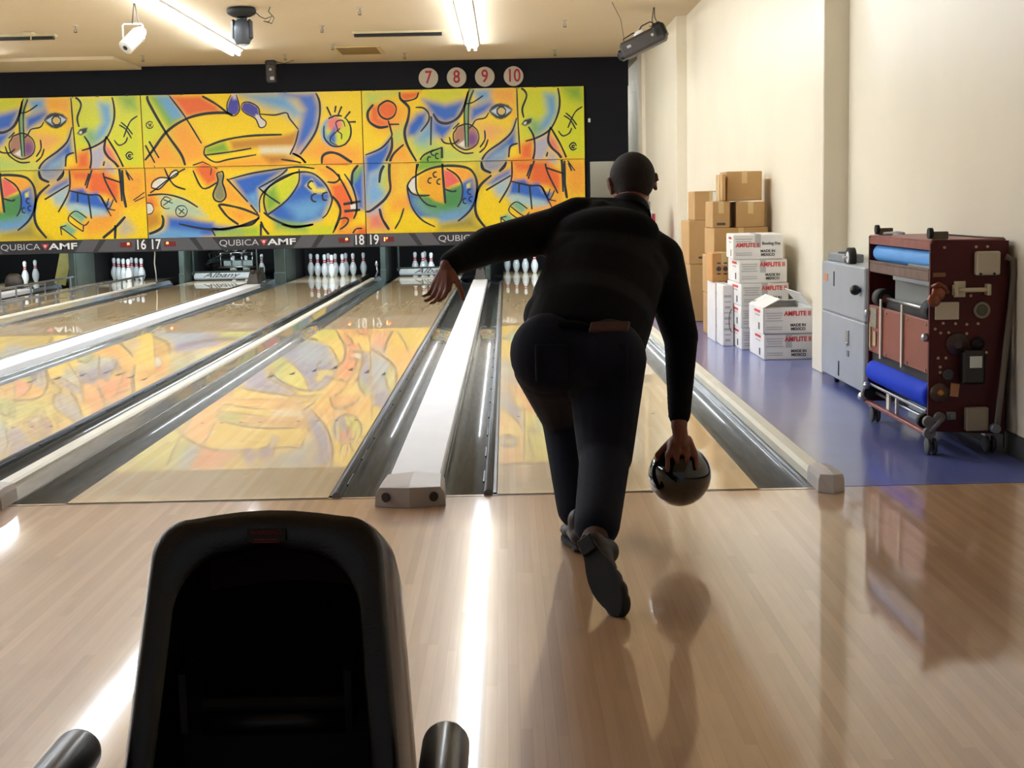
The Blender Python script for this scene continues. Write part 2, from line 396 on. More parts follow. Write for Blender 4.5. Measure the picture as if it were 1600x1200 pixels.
LR = {n: x+LW for n, x in LX.items()}
divider(LR[19], LX[20], True, 'wide white capping and gutters left of the man, grey end cap with two holes', rails=((LR[19]+.036,-1),(LX[20]-.036,1)))
divider(LR[18], LX[19], False, 'narrow cream capping and gutters between lanes 18 and 19', rails=((LR[18]+.036,-1),), cream=True)
divider(LR[17], LX[18], True, 'wide white capping with gutters between lanes 17 and 18')
divider(LR[16], LX[17], False, 'narrow capping between lanes 16 and 17 with one raised bumper rail on posts', raised=(LR[16]+.05,), cream=True)
divider(LR[15], LX[16], True, 'gutters and capping between lanes 15 and 16, raised rail on posts in front', raised=(LX[16]-.05,), door=False)
divider(LX[15]-D2, LX[15], False, 'dark gutter left of the farthest-left lane', cream=True)
# right-hand gutter of lane 20
t = empty('lane_gutter', (1.25, 0, 0), 0, 'gutter with cream side capping between the right lane and the blue floor', 'gutter')
g = trough(LW, LW+.235, .012, 18.9); g.parent = t; g.location = (-1.25,0,0)
b = MB(); b.sweep([(1.289,-.09),(1.372,-.09),(1.372,.030),(1.358,.046),(1.305,.046),(1.289,.030)], .06, 17.0); o = b.build('capping', M_capc, t); o.location = (-1.25,0,0)
n0 = set(C.objects); end_cap(None, 1.327, .105, -.07, .16, .082, False)
for k in C.objects:
    if k not in n0 and k.parent is None: k.parent = t; k.location = (-1.25,0,0)

# ------------------------------------------------------------------ kickbacks, sweeps, pinsetter, dark decks
def kick(x0, x1, lab, y0=17.2):
    t = empty('kickback', ((x0+x1)/2, y0, 0), 0, lab, 'kickback', 'grey-green kickbacks between the pin decks')
    cx = (x0+x1)/2; w_ = x1-x0
    b = MB(); b.box((0, 1.1, .37), (w_, 2.2, .9), bev=.008); b.build('side_panel', M_dark, t)
    b = MB(); b.box((0, -.02, .36), (w_*1.02, .05, .90), bev=.01); b.box((0,-.05,.04),(w_*1.1,.06,.22),bev=.01); b.build('front_post', M_green, t)
    b = MB(); b.box((w_/2+.006, .5, .36), (.012, 1.0, .84), bev=.002); b.build('flat_plate', M_green if x0 < -6 else M_greend, t)  # lit plate gets the paler green, unlit ones the dark: shade in colour
kick(-3.66, -3.49, 'grey-green kickback post between lanes 17 and 18')
kick(-6.95, -6.85, 'long grey-green kickback between the pins of lanes 15 and 16')
kick(-5.28, -5.20, 'slim grey-green kickback post under the sixteen and seventeen, beside the cord', 17.6)
kick(-2.00, -1.92, 'slim grey-green kickback post right of the full pin set, beside the latch', 17.6)
kick(-.29, -.22, 'dark kickback behind the capping left of the man', 17.3)
M_sweep = mat('sweep_bar_enamel', 'a6abaa', .35, noise=.06)
def sweep_bar(n, lab):
    x = LX[n]+LW/2; t = empty('sweep_bar', (x, 18.02, 0), 0, lab, 'sweep bar', 'sweep bars lowered across the pin decks')
    b = MB(); b.box((0,0,.085), (1.05,.03,.10), bev=.008); b.build('board', M_sweep, t)
    b = MB(); b.box((0,-.005,.145), (1.07,.05,.022), bev=.005); b.build('top_rail', M_greend, t)
    b = MB(); b.box((0,-.008,.03), (1.03,.035,.022), bev=.005); b.build('rubber_strip', M_railg, t)
    for s_ in (-1,1):
        a = MB(); a.box((s_*.53, .05, .30), (.03,.06,.44), bev=.004); a.cyl((s_*.53,-.02,.12),(s_*.53,.06,.12),.03); a.build('arm', M_greend, t)
    text('Albany', .11, (-.08 if n == 17 else .02, -.018, .088), FACE_CAM, M_print, t, 'lettering', sx=1.9, shear=.5, bold=.001)
sweep_bar(19, 'white sweep bar with black script lettering on lane 19, behind the man\'s hand')
sweep_bar(17, 'white sweep bar with black script lettering on lane 17')
# pinsetter rack over lane 17
t = empty('pinsetter_rack', (LX[17]+LW/2, 18.7, 0), 0, 'bright metal pinsetter rack lowered behind the sweep bar of lane 17', 'pinsetter')
b = MB()
for x in (-.16, .38): b.cyl((x,-.2,.40),(x,.3,.40),.018)
b.cyl((-.20,-.22,.44),(.46,-.22,.44),.012); b.cyl((-.2,-.22,.20),(.46,-.22,.20),.014); b.build('frame', M_steel, t)
b = MB()
for x in (-.16, .02, .2, .38): b.cyl((x,-.22,.20),(x,-.22,.44),.010); b.lathe([(.022,0),(.03,.03),(.012,.05)], (x,-.22,.40), n=10)
for x in (-.1,.05,.2): b.tube([(x,-.25,.50),(x+.05,-.25,.46),(x+.09,-.25,.50)], .006)
b.build('pin_holder', M_steel, t)
b = MB(); b.box((.13,-.18,.26),(.50,.02,.10),bev=.01); b.build('cross_plate', mat('perforated_plate','8d9a94',.4,metal=.6,noise=.5,nscale=70), t)
b = MB()
for i in range(16):
    b.tube([(-.5+random.random()*1.0, -.1+random.random()*.3, .2+random.random()*.3) for _ in range(3)], .008, n=6)
b.build('linkage', M_greend, t)
# lane 15 tilted board and its bracket
t = empty('tilted_board', (-7.36, 18.2, 0), 0, 'yellow-green board leaning beside the two pins of lane 15', 'board')
b = MB(); b.box((0,0,.27), (.20,.03,.60), rot=rotm('Y', 14), bev=.005); b.build('panel', mat('olive_board','8a8038',.5,noise=.2,nscale=9), t)
b = MB(); b.tube([(.06,.0,.02),(.17,.0,.56)], .008); b.tube([(.2,0,.05),(.16,0,.3),(.22,0,.55)], .01); b.build('bracket', M_railg, t)
# hanging cord under the 16/17 seam and a small latch under 18/19
b = MB(); b.tube([(-5.46,16.72,.62),(-5.455,16.72,.5),(-5.47,16.72,.36),(-5.455,16.72,.2),(-5.46,16.75,.06)], .009, n=8); o = b.build('cord', M_capc); tag(o,'thin pale cord hanging below the 16 and 17 numbers','cord')
b = MB(); b.tube([(-2.02,17.0,.26),(-2.0,17.0,.14),(-2.03,17.0,.06)], .012, n=8); b.lathe([(.012,0),(.025,.03),(.006,.09)], (-2.015,17.0,.22)); o = b.build('latch', M_steel); tag(o,'small bright metal latch beside the tenth pin of lane 18','latch')

# ------------------------------------------------------------------ pins
def make_pin():
    prof_in = [(0,1.0),(.2,1.10),(.75,1.41),(2.25,1.955),(3.375,2.255),(4.5,2.383),(5.875,2.28),(7.25,1.85),(8.625,1.24),(9.375,.98),(10,.898),(10.875,.935),(11.75,1.047),(12.625,1.197),(13.5,1.273),(14.1,1.18),(14.6,.90),(14.9,.5),(15,.05)]
    def at(h):
        for (h0,r0),(h1,r1) in zip(prof_in, prof_in[1:]):
            if h0 <= h <= h1: return r0+(r1-r0)*(h-h0)/(h1-h0)
    t = empty('bowling_pin', (0,0,0))
    b = MB(); b.lathe([(r*.0254, h*.0254) for h, r in prof_in], n=24); b.build('body', M_pin, t)
    for h0, h1 in ((9.1, 9.85), (10.35, 11.1)):
        s_ = MB(); hs = [h0+(h1-h0)*i/4 for i in range(5)]
        s_.lathe([(at(h0)*.0254,h0*.0254)] + [(at(h)*.0254+.0008, h*.0254) for h in hs] + [(at(h1)*.0254,h1*.0254)], n=24); s_.build('neck_stripe', M_pinr, t)
    return t
S_ = .3048; RW = S_*math.sqrt(3)/2
SPOT = {1:(0,0),2:(-.5,1),3:(.5,1),4:(-1,2),5:(0,2),6:(1,2),7:(-1.5,3),8:(-.5,3),9:(.5,3),10:(1.5,3)}
ORD = {1:'head pin',2:'left pin of the second row',3:'right pin of the second row',4:'left pin of the third row',5:'middle pin of the third row',6:'right pin of the third row',7:'leftmost back-row pin',8:'second back-row pin from the left',9:'third back-row pin from the left',10:'rightmost back-row pin'}
first = make_pin(); used = False
def pins(n, ids, where, group, swept=False):
    global used
    for i in ids:
        o = first if not used else copy_tree(first); used = True
        dx, dy = SPOT[i]; o.location = (LX[n]+LW/2+dx*S_, 18.288+dy*RW, 0)
        tag(o, 'white pin, %s, %s' % (ORD[i], where), 'bowling pin', group)
pins(18, range(1,11), 'full set of lane 18', 'ten pins of lane 18')
pins(16, (1,2,3,4,5,7,8), 'seven pins of lane 16', 'seven pins of lane 16')
pins(15, (1,5), 'two pins of lane 15', 'two pins of lane 15')
pins(19, (1,2,4,8), 'behind the sweep bar of lane 19', 'pins of lane 19')
pins(20, (1,2,4,7), 'lane 20, below the man\'s arm', 'pins of lane 20')
for k, (dx, dy) in enumerate(((-.10,.35),(.12,.35),(.36,.5))):
    o = copy_tree(first); o.location = (LX[17]+LW/2+dx+.12, 18.3+dy, .02)
    tag(o, ('left pin','middle pin','right pin, in shade')[k]+' in the pinsetter rack of lane 17', 'bowling pin', 'pins in the rack of lane 17')
b = MB(); b.sphere((LX[15]+.30, 17.3, .14), .12); 
t = empty('machine_hood', (-7.40, 15.9, .05), 0, 'dark brown domed hood at the far left beside the two pins', 'machine hood')
b = MB(); b.rings([[(math.cos(a)*r_*(.9), math.sin(a)*r_*.6, z) for a in [2*math.pi*k/16 for k in range(16)]] for z, r_ in ((0.0,.16),(.10,.16),(.18,.13),(.22,.07))], cap0=True, cap1=True); b.build('dome', M_brown, t)
b = MB(); b.box((0,0,.012),(.34,.26,.02),bev=.004); b.build('base_plate', M_greend, t)

# ------------------------------------------------------------------ mural masking units
ART_FILL_B=[('d6d92c',0.1,[(-5.84,2.98),(-5.34,2.97),(-4.95,2.12),(-4.93,1.85),(-5.56,1.86),(-5.59,2.45)]),('7fae3c',0.06,[(-5.41,2.93),(-5.11,2.92),(-4.89,2.59),(-5.12,2.42)]),('6fa8d6',0.06,[(-5.29,2.93),(-5.08,2.92),(-4.87,2.6),(-5.07,2.57)]),('ea6c32',0.05,[(-5.07,2.92),(-4.62,2.92),(-4.37,2.77),(-4.29,2.65),(-4.57,2.65),(-4.84,2.6)]),('f6a838',0.08,[(-5.04,2.46),(-4.85,2.55),(-4.59,2.17),(-4.6,1.94),(-4.89,1.86),(-5.12,2.36)]),('f6a838',0.12,[(-5.52,1.96),(-5.18,2.34),(-4.94,1.94),(-4.93,1.83),(-5.52,1.84)]),('6fa8d6',0.1,[(-4.0,2.94),(-3.29,2.93),(-3.03,2.59),(-3.19,2.54),(-3.3,2.63),(-3.58,2.72),(-3.75,2.8)]),('3468c4',0.07,[(-3.37,2.93),(-2.85,2.92),(-2.79,2.7),(-2.83,2.43),(-3.02,2.12),(-3.23,1.97),(-3.12,2.36),(-3.02,2.67),(-3.12,2.83)]),('6fa8d6',0.04,[(-3.21,2.01),(-2.92,2.25),(-2.84,2.39),(-3.09,1.98)]),('7fae3c',0.05,[(-4.58,2.12),(-4.27,2.21),(-4.2,2.05),(-4.56,2.02)]),('c98a32',0.04,[(-4.19,2.22),(-3.38,2.28),(-3.14,2.34),(-3.2,2.12),(-3.78,2.11),(-4.16,2.08)]),('e9e6dc',0.06,[(-3.72,2.1),(-3.21,2.1),(-3.28,2.01),(-3.71,2.02)]),('f6a838',0.07,[(-4.41,1.89),(-3.71,1.97),(-3.25,1.93),(-3.12,1.83),(-4.41,1.81)]),('c07a30',0.06,[(-3.69,1.98),(-3.35,1.98),(-3.25,1.91),(-3.57,1.86)]),('ea6c32',0.05,[(-4.77,1.8),(-4.61,1.92),(-4.41,1.79),(-4.42,1.6),(-4.58,1.54)]),('f6a838',0.08,[(-4.3,1.64),(-3.96,1.27),(-3.81,1.07),(-4.1,1.24),(-4.36,1.3)]),('f6a838',0.07,[(-4.4,1.23),(-4.04,1.16),(-3.81,1.05),(-4.13,0.94)]),('f6a838',0.15,[(-5.68,1.82),(-5.21,1.81),(-5.25,1.42),(-5.67,1.39),(-5.84,1.19),(-5.9,1.47)]),('ea6c32',0.09,[(-5.82,1.25),(-5.67,1.35),(-5.43,1.4),(-5.36,1.26),(-5.48,1.11),(-5.73,1.03)]),('c98a2c',0.07,[(-5.76,1.15),(-5.34,1.14),(-5.31,0.96),(-5.5,0.87),(-5.67,0.91)]),('b9d0b4',0.06,[(-5.33,1.4),(-4.99,1.36),(-4.72,1.19),(-4.61,1.05),(-5.04,1.1),(-5.26,1.14)]),('3468c4',0.06,[(-5.22,1.08),(-4.89,1.05),(-4.53,0.93),(-4.05,0.86),(-4.06,0.78),(-5.26,0.8)]),('3468c4',0.05,[(-4.18,1.63),(-3.82,1.72),(-3.34,1.78),(-3.79,1.47),(-3.8,1.15),(-3.96,1.29)]),('6fa8d6',0.05,[(-3.97,1.37),(-3.81,1.43),(-3.81,1.15)]),('3468c4',0.05,[(-3.67,1.1),(-3.38,1.3),(-3.15,1.55),(-3.13,1.72),(-2.92,1.68),(-2.75,1.54),(-2.66,1.34),(-2.81,1.01),(-3.15,0.89),(-3.49,0.96)]),('6fa8d6',0.1,[(-3.36,1.22),(-3.0,1.29),(-2.72,1.25),(-2.89,0.99),(-3.19,0.96)]),('d6d92c',0.03,[(-3.65,1.34),(-3.57,1.52),(-3.16,1.71),(-3.17,1.55),(-3.34,1.32),(-3.58,1.15),(-3.66,1.15)]),('7fae3c',0.06,[(-3.68,1.43),(-3.53,1.52),(-3.46,1.26),(-3.62,1.13),(-3.68,1.17)]),('6fa8d6',0.05,[(-3.77,1.49),(-3.48,1.64),(-3.34,1.72),(-3.67,1.46)]),('f0dc50',0.03,[(-3.05,1.51),(-2.95,1.61),(-2.87,1.47),(-2.73,1.46),(-2.75,1.39),(-2.93,1.39)]),('3468c4',0.05,[(-5.05,0.96),(-4.51,0.97),(-4.54,0.77),(-5.06,0.76)]),('6fa8d6',0.06,[(-5.96,0.72),(-5.76,0.85),(-5.46,0.81),(-5.21,0.9),(-4.74,0.83),(-4.66,0.69)]),('a6c63a',0.06,[(-4.48,0.83),(-3.81,0.91),(-3.78,0.74),(-4.48,0.76)]),('d6d92c',0.06,[(-3.66,0.75),(-3.25,0.9),(-2.59,0.89),(-2.68,0.71)]),('7fae5a',0.06,[(-3.54,0.85),(-3.06,0.8),(-3.05,0.9),(-3.57,1.01)]),('f6a838',0.06,[(-2.57,0.87),(-2.09,0.88),(-2.1,0.7),(-2.64,0.71)]),('ea6c32',0.06,[(-2.25,0.84),(-2.07,0.86),(-2.08,0.7),(-2.3,0.7)]),('ea6c32',0.02,[(-2.78,1.84),(-2.76,1.96),(-2.65,2.01),(-2.51,1.98),(-2.34,1.86),(-2.38,1.81)]),('f6a838',0.05,[(-2.9,1.8),(-2.66,1.8),(-2.51,1.64),(-2.57,1.56),(-2.69,1.58)]),('ea6c32',0.05,[(-2.67,1.52),(-2.43,1.56),(-2.28,1.2),(-2.29,1.0),(-2.54,0.82),(-2.52,1.12),(-2.64,1.34)]),('f6a838',0.12,[(-3.19,2.01),(-2.76,2.23),(-2.13,2.06),(-2.12,1.81),(-2.62,1.82)]),('6fa8d6',0.03,[(-2.56,2.09),(-2.61,2.1),(-2.66,2.12),(-2.7,2.15),(-2.73,2.18),(-2.76,2.23),(-2.77,2.28),(-2.78,2.33),(-2.77,2.38),(-2.75,2.43),(-2.72,2.48),(-2.69,2.51),(-2.64,2.54),(-2.59,2.56),(-2.54,2.56)]),('d6d92c',0.03,[(-2.32,2.33),(-2.34,2.24),(-2.4,2.16),(-2.48,2.12),(-2.56,2.13),(-2.63,2.17),(-2.68,2.25),(-2.7,2.34),(-2.68,2.43),(-2.62,2.5),(-2.54,2.54),(-2.46,2.54),(-2.39,2.5),(-2.34,2.42),(-2.32,2.33)]),('e87f72',0.03,[(-2.44,2.44),(-2.45,2.39),(-2.48,2.35),(-2.53,2.33),(-2.59,2.33),(-2.63,2.35),(-2.67,2.4),(-2.67,2.45),(-2.66,2.5),(-2.63,2.54),(-2.58,2.56),(-2.52,2.56),(-2.48,2.53),(-2.45,2.49),(-2.44,2.44)]),('3468c4',0.03,[(-2.68,2.25),(-2.54,2.42),(-2.55,2.19),(-2.57,2.13),(-2.65,2.19)]),('3468c4',0.05,[(-2.35,1.53),(-2.31,1.69),(-2.13,1.81),(-2.15,1.12),(-2.26,1.14),(-2.26,1.3)]),('7fae3c',0.04,[(-2.28,1.71),(-2.18,1.79),(-2.13,1.79),(-2.23,1.61),(-2.3,1.53)]),('4a48a8',0.006,[(-4.13,2.9),(-4.18,2.81),(-4.21,2.69),(-4.16,2.62),(-4.08,2.62),(-4.03,2.69),(-4.03,2.81),(-4.07,2.9)]),('d8d0e4',0.02,[(-4.13,2.93),(-4.04,2.93),(-4.07,2.85),(-4.11,2.85)]),('4a48a8',0.006,[(-3.98,2.75),(-3.94,2.8),(-3.85,2.79),(-3.74,2.72),(-3.72,2.6),(-3.8,2.58),(-3.91,2.63),(-3.98,2.69)]),('e4dcd8',0.006,[(-3.78,2.62),(-3.71,2.6),(-3.63,2.5),(-3.64,2.43),(-3.71,2.42),(-3.77,2.55)]),('e9e6dc',0.006,[(-5.44,1.54),(-5.41,1.61),(-5.31,1.67),(-5.18,1.66),(-5.24,1.58),(-5.34,1.51)]),('e9e6dc',0.006,[(-5.16,1.67),(-5.12,1.75),(-5.05,1.78),(-5.03,1.74),(-5.1,1.69)]),('8a8a6a',0.02,[(-4.36,1.75),(-4.41,1.71),(-4.41,1.6),(-4.48,1.42),(-4.46,1.33),(-4.38,1.3),(-4.31,1.36),(-4.32,1.48),(-4.35,1.58),(-4.32,1.68)]),('e9e6dc',0.006,[(-5.43,1.2),(-5.44,1.17),(-5.47,1.14),(-5.51,1.12),(-5.55,1.12),(-5.59,1.14),(-5.62,1.17),(-5.62,1.21),(-5.61,1.25),(-5.58,1.28),(-5.54,1.29),(-5.5,1.29),(-5.46,1.27),(-5.44,1.24),(-5.43,1.2)]),('e9e6dc',0.006,[(-2.36,1.21),(-2.27,1.21),(-2.27,1.13),(-2.36,1.13)])]
ART_LINE_B=[(0.075,[(-5.43,2.93),(-5.41,2.82),(-5.18,2.38),(-4.96,2.04),(-4.9,1.86)]),(0.075,[(-5.52,1.95),(-5.39,2.1),(-5.16,2.38),(-4.87,2.56),(-4.57,2.64),(-4.25,2.65),(-4.13,2.61)]),(0.045,[(-5.09,2.92),(-4.87,2.61),(-4.63,2.19)]),(0.045,[(-3.7,2.62),(-3.48,2.6),(-3.3,2.63),(-3.25,2.54),(-3.12,2.37)]),(0.045,[(-4.58,2.13),(-4.59,2.01),(-4.43,1.9),(-4.21,1.94),(-3.79,2.0)]),(0.045,[(-4.59,2.01),(-4.2,2.05),(-3.86,2.1)]),(0.045,[(-3.12,2.36),(-3.18,2.16),(-3.27,1.99)]),(0.045,[(-4.44,1.9),(-4.44,1.82)]),(0.06,[(-4.62,2.93),(-4.37,2.78),(-4.19,2.63)]),(0.06,[(-4.58,2.13),(-4.29,2.23),(-3.89,2.29),(-3.38,2.3)]),(0.06,[(-2.83,2.92),(-2.78,2.78),(-2.79,2.55),(-2.88,2.29),(-3.11,1.99)]),(0.035,[(-4.14,2.92),(-4.2,2.81),(-4.21,2.69),(-4.16,2.61),(-4.08,2.61),(-4.02,2.69),(-4.03,2.81),(-4.06,2.92)]),(0.035,[(-3.99,2.75),(-3.95,2.8),(-3.85,2.8),(-3.73,2.72),(-3.7,2.58),(-3.62,2.5),(-3.64,2.43),(-3.72,2.42),(-3.78,2.55),(-3.92,2.63),(-3.98,2.69),(-3.99,2.75)]),(0.05,[(-3.41,1.92),(-3.17,1.88),(-3.04,1.83)]),(0.05,[(-3.23,2.01),(-3.09,1.93),(-3.0,1.82)]),(0.05,[(-5.5,2.18),(-5.37,1.91)]),(0.05,[(-5.44,2.24),(-5.3,1.98)]),(0.05,[(-5.43,1.83),(-5.37,1.85),(-5.32,1.82)]),(0.05,[(-5.23,1.82),(-5.17,1.67),(-5.08,1.55),(-4.92,1.49)]),(0.05,[(-4.79,1.78),(-4.65,1.5),(-4.42,1.59)]),(0.028,[(-5.36,2.49),(-5.37,2.46),(-5.38,2.45),(-5.4,2.44),(-5.42,2.44),(-5.44,2.44),(-5.46,2.46),(-5.47,2.47),(-5.47,2.5),(-5.46,2.52),(-5.44,2.53),(-5.42,2.54),(-5.4,2.54),(-5.38,2.53),(-5.37,2.51)]),(0.028,[(-5.44,2.51),(-5.39,2.46)]),(0.028,[(-5.39,2.51),(-5.43,2.46)]),(0.028,[(-4.61,1.88),(-4.6,1.74)]),(0.028,[(-4.55,1.86),(-4.57,1.66)]),(0.028,[(-4.5,1.81),(-4.52,1.7)]),(0.028,[(-4.63,1.91),(-4.53,1.86),(-4.41,1.8)]),(0.04,[(-5.67,1.35),(-5.42,1.48),(-5.17,1.66),(-4.91,1.81),(-4.62,1.91)]),(0.04,[(-5.45,1.54),(-5.42,1.62),(-5.31,1.68),(-5.17,1.66),(-5.24,1.58),(-5.34,1.5),(-5.42,1.52),(-5.45,1.54)]),(0.04,[(-5.17,1.66),(-5.13,1.75),(-5.05,1.79),(-5.02,1.74),(-5.09,1.68),(-5.17,1.66)]),(0.05,[(-4.36,1.75),(-4.42,1.72),(-4.41,1.6),(-4.49,1.42),(-4.47,1.32),(-4.38,1.29),(-4.3,1.36),(-4.31,1.48),(-4.34,1.58),(-4.32,1.68),(-4.33,1.75),(-4.36,1.75)]),(0.05,[(-4.24,1.63),(-3.86,1.72),(-3.32,1.79),(-3.12,1.8),(-2.9,1.77)]),(0.05,[(-4.27,1.64),(-3.96,1.28)]),(0.05,[(-3.92,1.23),(-3.81,1.09)]),(0.05,[(-5.71,1.36),(-5.51,1.41),(-5.23,1.42),(-4.95,1.34),(-4.74,1.21)]),(0.065,[(-4.42,1.24),(-4.32,1.24),(-4.04,1.17),(-3.79,1.06)]),(0.065,[(-4.42,1.24),(-4.29,1.06),(-4.12,0.93)]),(0.065,[(-4.55,0.88),(-4.33,0.86),(-4.05,0.92),(-3.79,1.02)]),(0.065,[(-3.72,1.11),(-3.59,1.01),(-3.35,0.9),(-3.15,0.88),(-2.95,0.91)]),(0.03,[(-5.43,1.2),(-5.44,1.17),(-5.47,1.13),(-5.51,1.12),(-5.55,1.12),(-5.59,1.14),(-5.62,1.17),(-5.63,1.21),(-5.62,1.25),(-5.59,1.28),(-5.54,1.29),(-5.5,1.29),(-5.46,1.28),(-5.44,1.24),(-5.43,1.2)]),(0.03,[(-5.58,1.26),(-5.48,1.16)]),(0.03,[(-5.47,1.25),(-5.58,1.16)]),(0.03,[(-5.18,1.21),(-5.21,1.2),(-5.24,1.2),(-5.27,1.21),(-5.29,1.23),(-5.31,1.25),(-5.31,1.28),(-5.31,1.31),(-5.29,1.34),(-5.27,1.36),(-5.25,1.38),(-5.22,1.38),(-5.19,1.37),(-5.16,1.35),(-5.14,1.33)]),(0.03,[(-5.27,1.34),(-5.13,1.28)]),(0.03,[(-5.16,1.33),(-5.28,1.25)]),(0.03,[(-4.92,1.2),(-4.91,1.16),(-4.92,1.12),(-4.94,1.09),(-4.98,1.07),(-5.02,1.07),(-5.05,1.08),(-5.08,1.11),(-5.09,1.15),(-5.08,1.19),(-5.06,1.22),(-5.02,1.24),(-4.98,1.24),(-4.95,1.23),(-4.92,1.2)]),(0.03,[(-5.05,1.2),(-4.95,1.11)]),(0.03,[(-4.96,1.19),(-5.04,1.11)]),(0.075,[(-5.86,1.27),(-5.84,1.19),(-5.73,0.95),(-5.6,0.83),(-5.5,0.82),(-5.33,0.9),(-5.29,1.02),(-5.31,1.1)]),(0.05,[(-3.78,1.11),(-3.77,1.31),(-3.67,1.46),(-3.42,1.64),(-3.14,1.72),(-2.92,1.69),(-2.75,1.54),(-2.66,1.36),(-2.65,1.25),(-2.73,1.07),(-2.81,1.0)]),(0.05,[(-3.14,1.77),(-3.16,1.55),(-3.34,1.3),(-3.6,1.11),(-3.67,1.09),(-3.71,1.27),(-3.67,1.44),(-3.53,1.56),(-3.16,1.73)]),(0.05,[(-3.78,1.49),(-3.46,1.66),(-3.32,1.77)]),(0.05,[(-3.78,1.49),(-3.63,1.36),(-3.46,1.24)]),(0.05,[(-2.95,1.46),(-2.97,1.46),(-2.98,1.47),(-2.99,1.48),(-3.0,1.49),(-3.01,1.5),(-3.01,1.52),(-3.01,1.53),(-3.0,1.55),(-2.99,1.56),(-2.98,1.57),(-2.96,1.58),(-2.95,1.58),(-2.93,1.57),(-2.92,1.57)]),(0.05,[(-2.89,1.26),(-2.9,1.26),(-2.92,1.26),(-2.94,1.27),(-2.95,1.28),(-2.96,1.29),(-2.96,1.3),(-2.97,1.32),(-2.96,1.34),(-2.96,1.35),(-2.95,1.36),(-2.93,1.37),(-2.92,1.38),(-2.9,1.38),(-2.88,1.38)]),(0.05,[(-2.72,1.28),(-2.73,1.28),(-2.75,1.28),(-2.77,1.28),(-2.78,1.29),(-2.79,1.31),(-2.79,1.32),(-2.8,1.34),(-2.79,1.35),(-2.79,1.37),(-2.78,1.38),(-2.76,1.39),(-2.75,1.39),(-2.73,1.4),(-2.71,1.39)]),(0.065,[(-5.05,0.96),(-4.75,0.89),(-4.46,0.86),(-4.15,0.9),(-3.91,0.93),(-3.79,1.05)]),(0.065,[(-3.77,0.93),(-3.78,0.75)]),(0.065,[(-3.77,0.97),(-3.73,0.87),(-3.64,0.75)]),(0.065,[(-3.45,0.92),(-3.25,0.87),(-3.05,0.89),(-2.95,0.91)]),(0.045,[(-2.57,0.91),(-2.64,0.79),(-2.7,0.71)]),(0.045,[(-2.36,0.72),(-2.29,0.82),(-2.19,0.83)]),(0.045,[(-4.54,0.85),(-4.49,0.76)]),(0.05,[(-2.41,2.54),(-2.37,2.51),(-2.34,2.46),(-2.32,2.42),(-2.31,2.36),(-2.31,2.31),(-2.32,2.26),(-2.34,2.21),(-2.37,2.17),(-2.41,2.13),(-2.46,2.11),(-2.5,2.1),(-2.55,2.1),(-2.6,2.11),(-2.64,2.13),(-2.68,2.17),(-2.71,2.21),(-2.73,2.26),(-2.73,2.31),(-2.73,2.37),(-2.72,2.42)]),(0.05,[(-2.65,2.52),(-2.63,2.54),(-2.6,2.55),(-2.58,2.56),(-2.55,2.57),(-2.52,2.57),(-2.49,2.57),(-2.47,2.57),(-2.44,2.56)]),(0.05,[(-2.67,2.71),(-2.61,2.57)]),(0.05,[(-2.53,2.72),(-2.55,2.62)]),(0.05,[(-2.44,2.71),(-2.5,2.58)]),(0.05,[(-2.31,2.63),(-2.39,2.54)]),(0.05,[(-2.23,2.47),(-2.35,2.47)]),(0.035,[(-2.4,2.4),(-2.42,2.48),(-2.48,2.5),(-2.54,2.46),(-2.52,2.35),(-2.62,2.25),(-2.63,2.17),(-2.53,2.12)]),(0.035,[(-2.48,2.38),(-2.51,2.33),(-2.46,2.29),(-2.46,2.21)]),(0.055,[(-3.23,2.01),(-3.11,1.95),(-3.0,1.82)]),(0.055,[(-2.93,1.84),(-2.72,1.8),(-2.53,1.64),(-2.36,1.3),(-2.34,1.2)]),(0.055,[(-2.71,1.56),(-2.59,1.55),(-2.52,1.6),(-2.53,1.68)]),(0.055,[(-2.44,1.68),(-2.33,1.5),(-2.27,1.28),(-2.27,1.1),(-2.32,0.98)]),(0.055,[(-2.22,1.81),(-2.13,1.88)]),(0.075,[(-2.78,1.84),(-2.76,1.96),(-2.65,2.01),(-2.51,1.98),(-2.34,1.87),(-2.22,1.81)]),(0.075,[(-2.64,1.34),(-2.56,1.24),(-2.52,1.12),(-2.55,0.98),(-2.62,0.83)]),(0.075,[(-2.22,1.81),(-2.31,1.69),(-2.33,1.5)]),(0.075,[(-2.47,1.21),(-2.2,1.25)]),(0.075,[(-2.46,1.1),(-2.21,1.12)]),(0.05,[(-2.54,0.98),(-2.45,1.0),(-2.4,0.96),(-2.45,0.88),(-2.54,0.82)])]
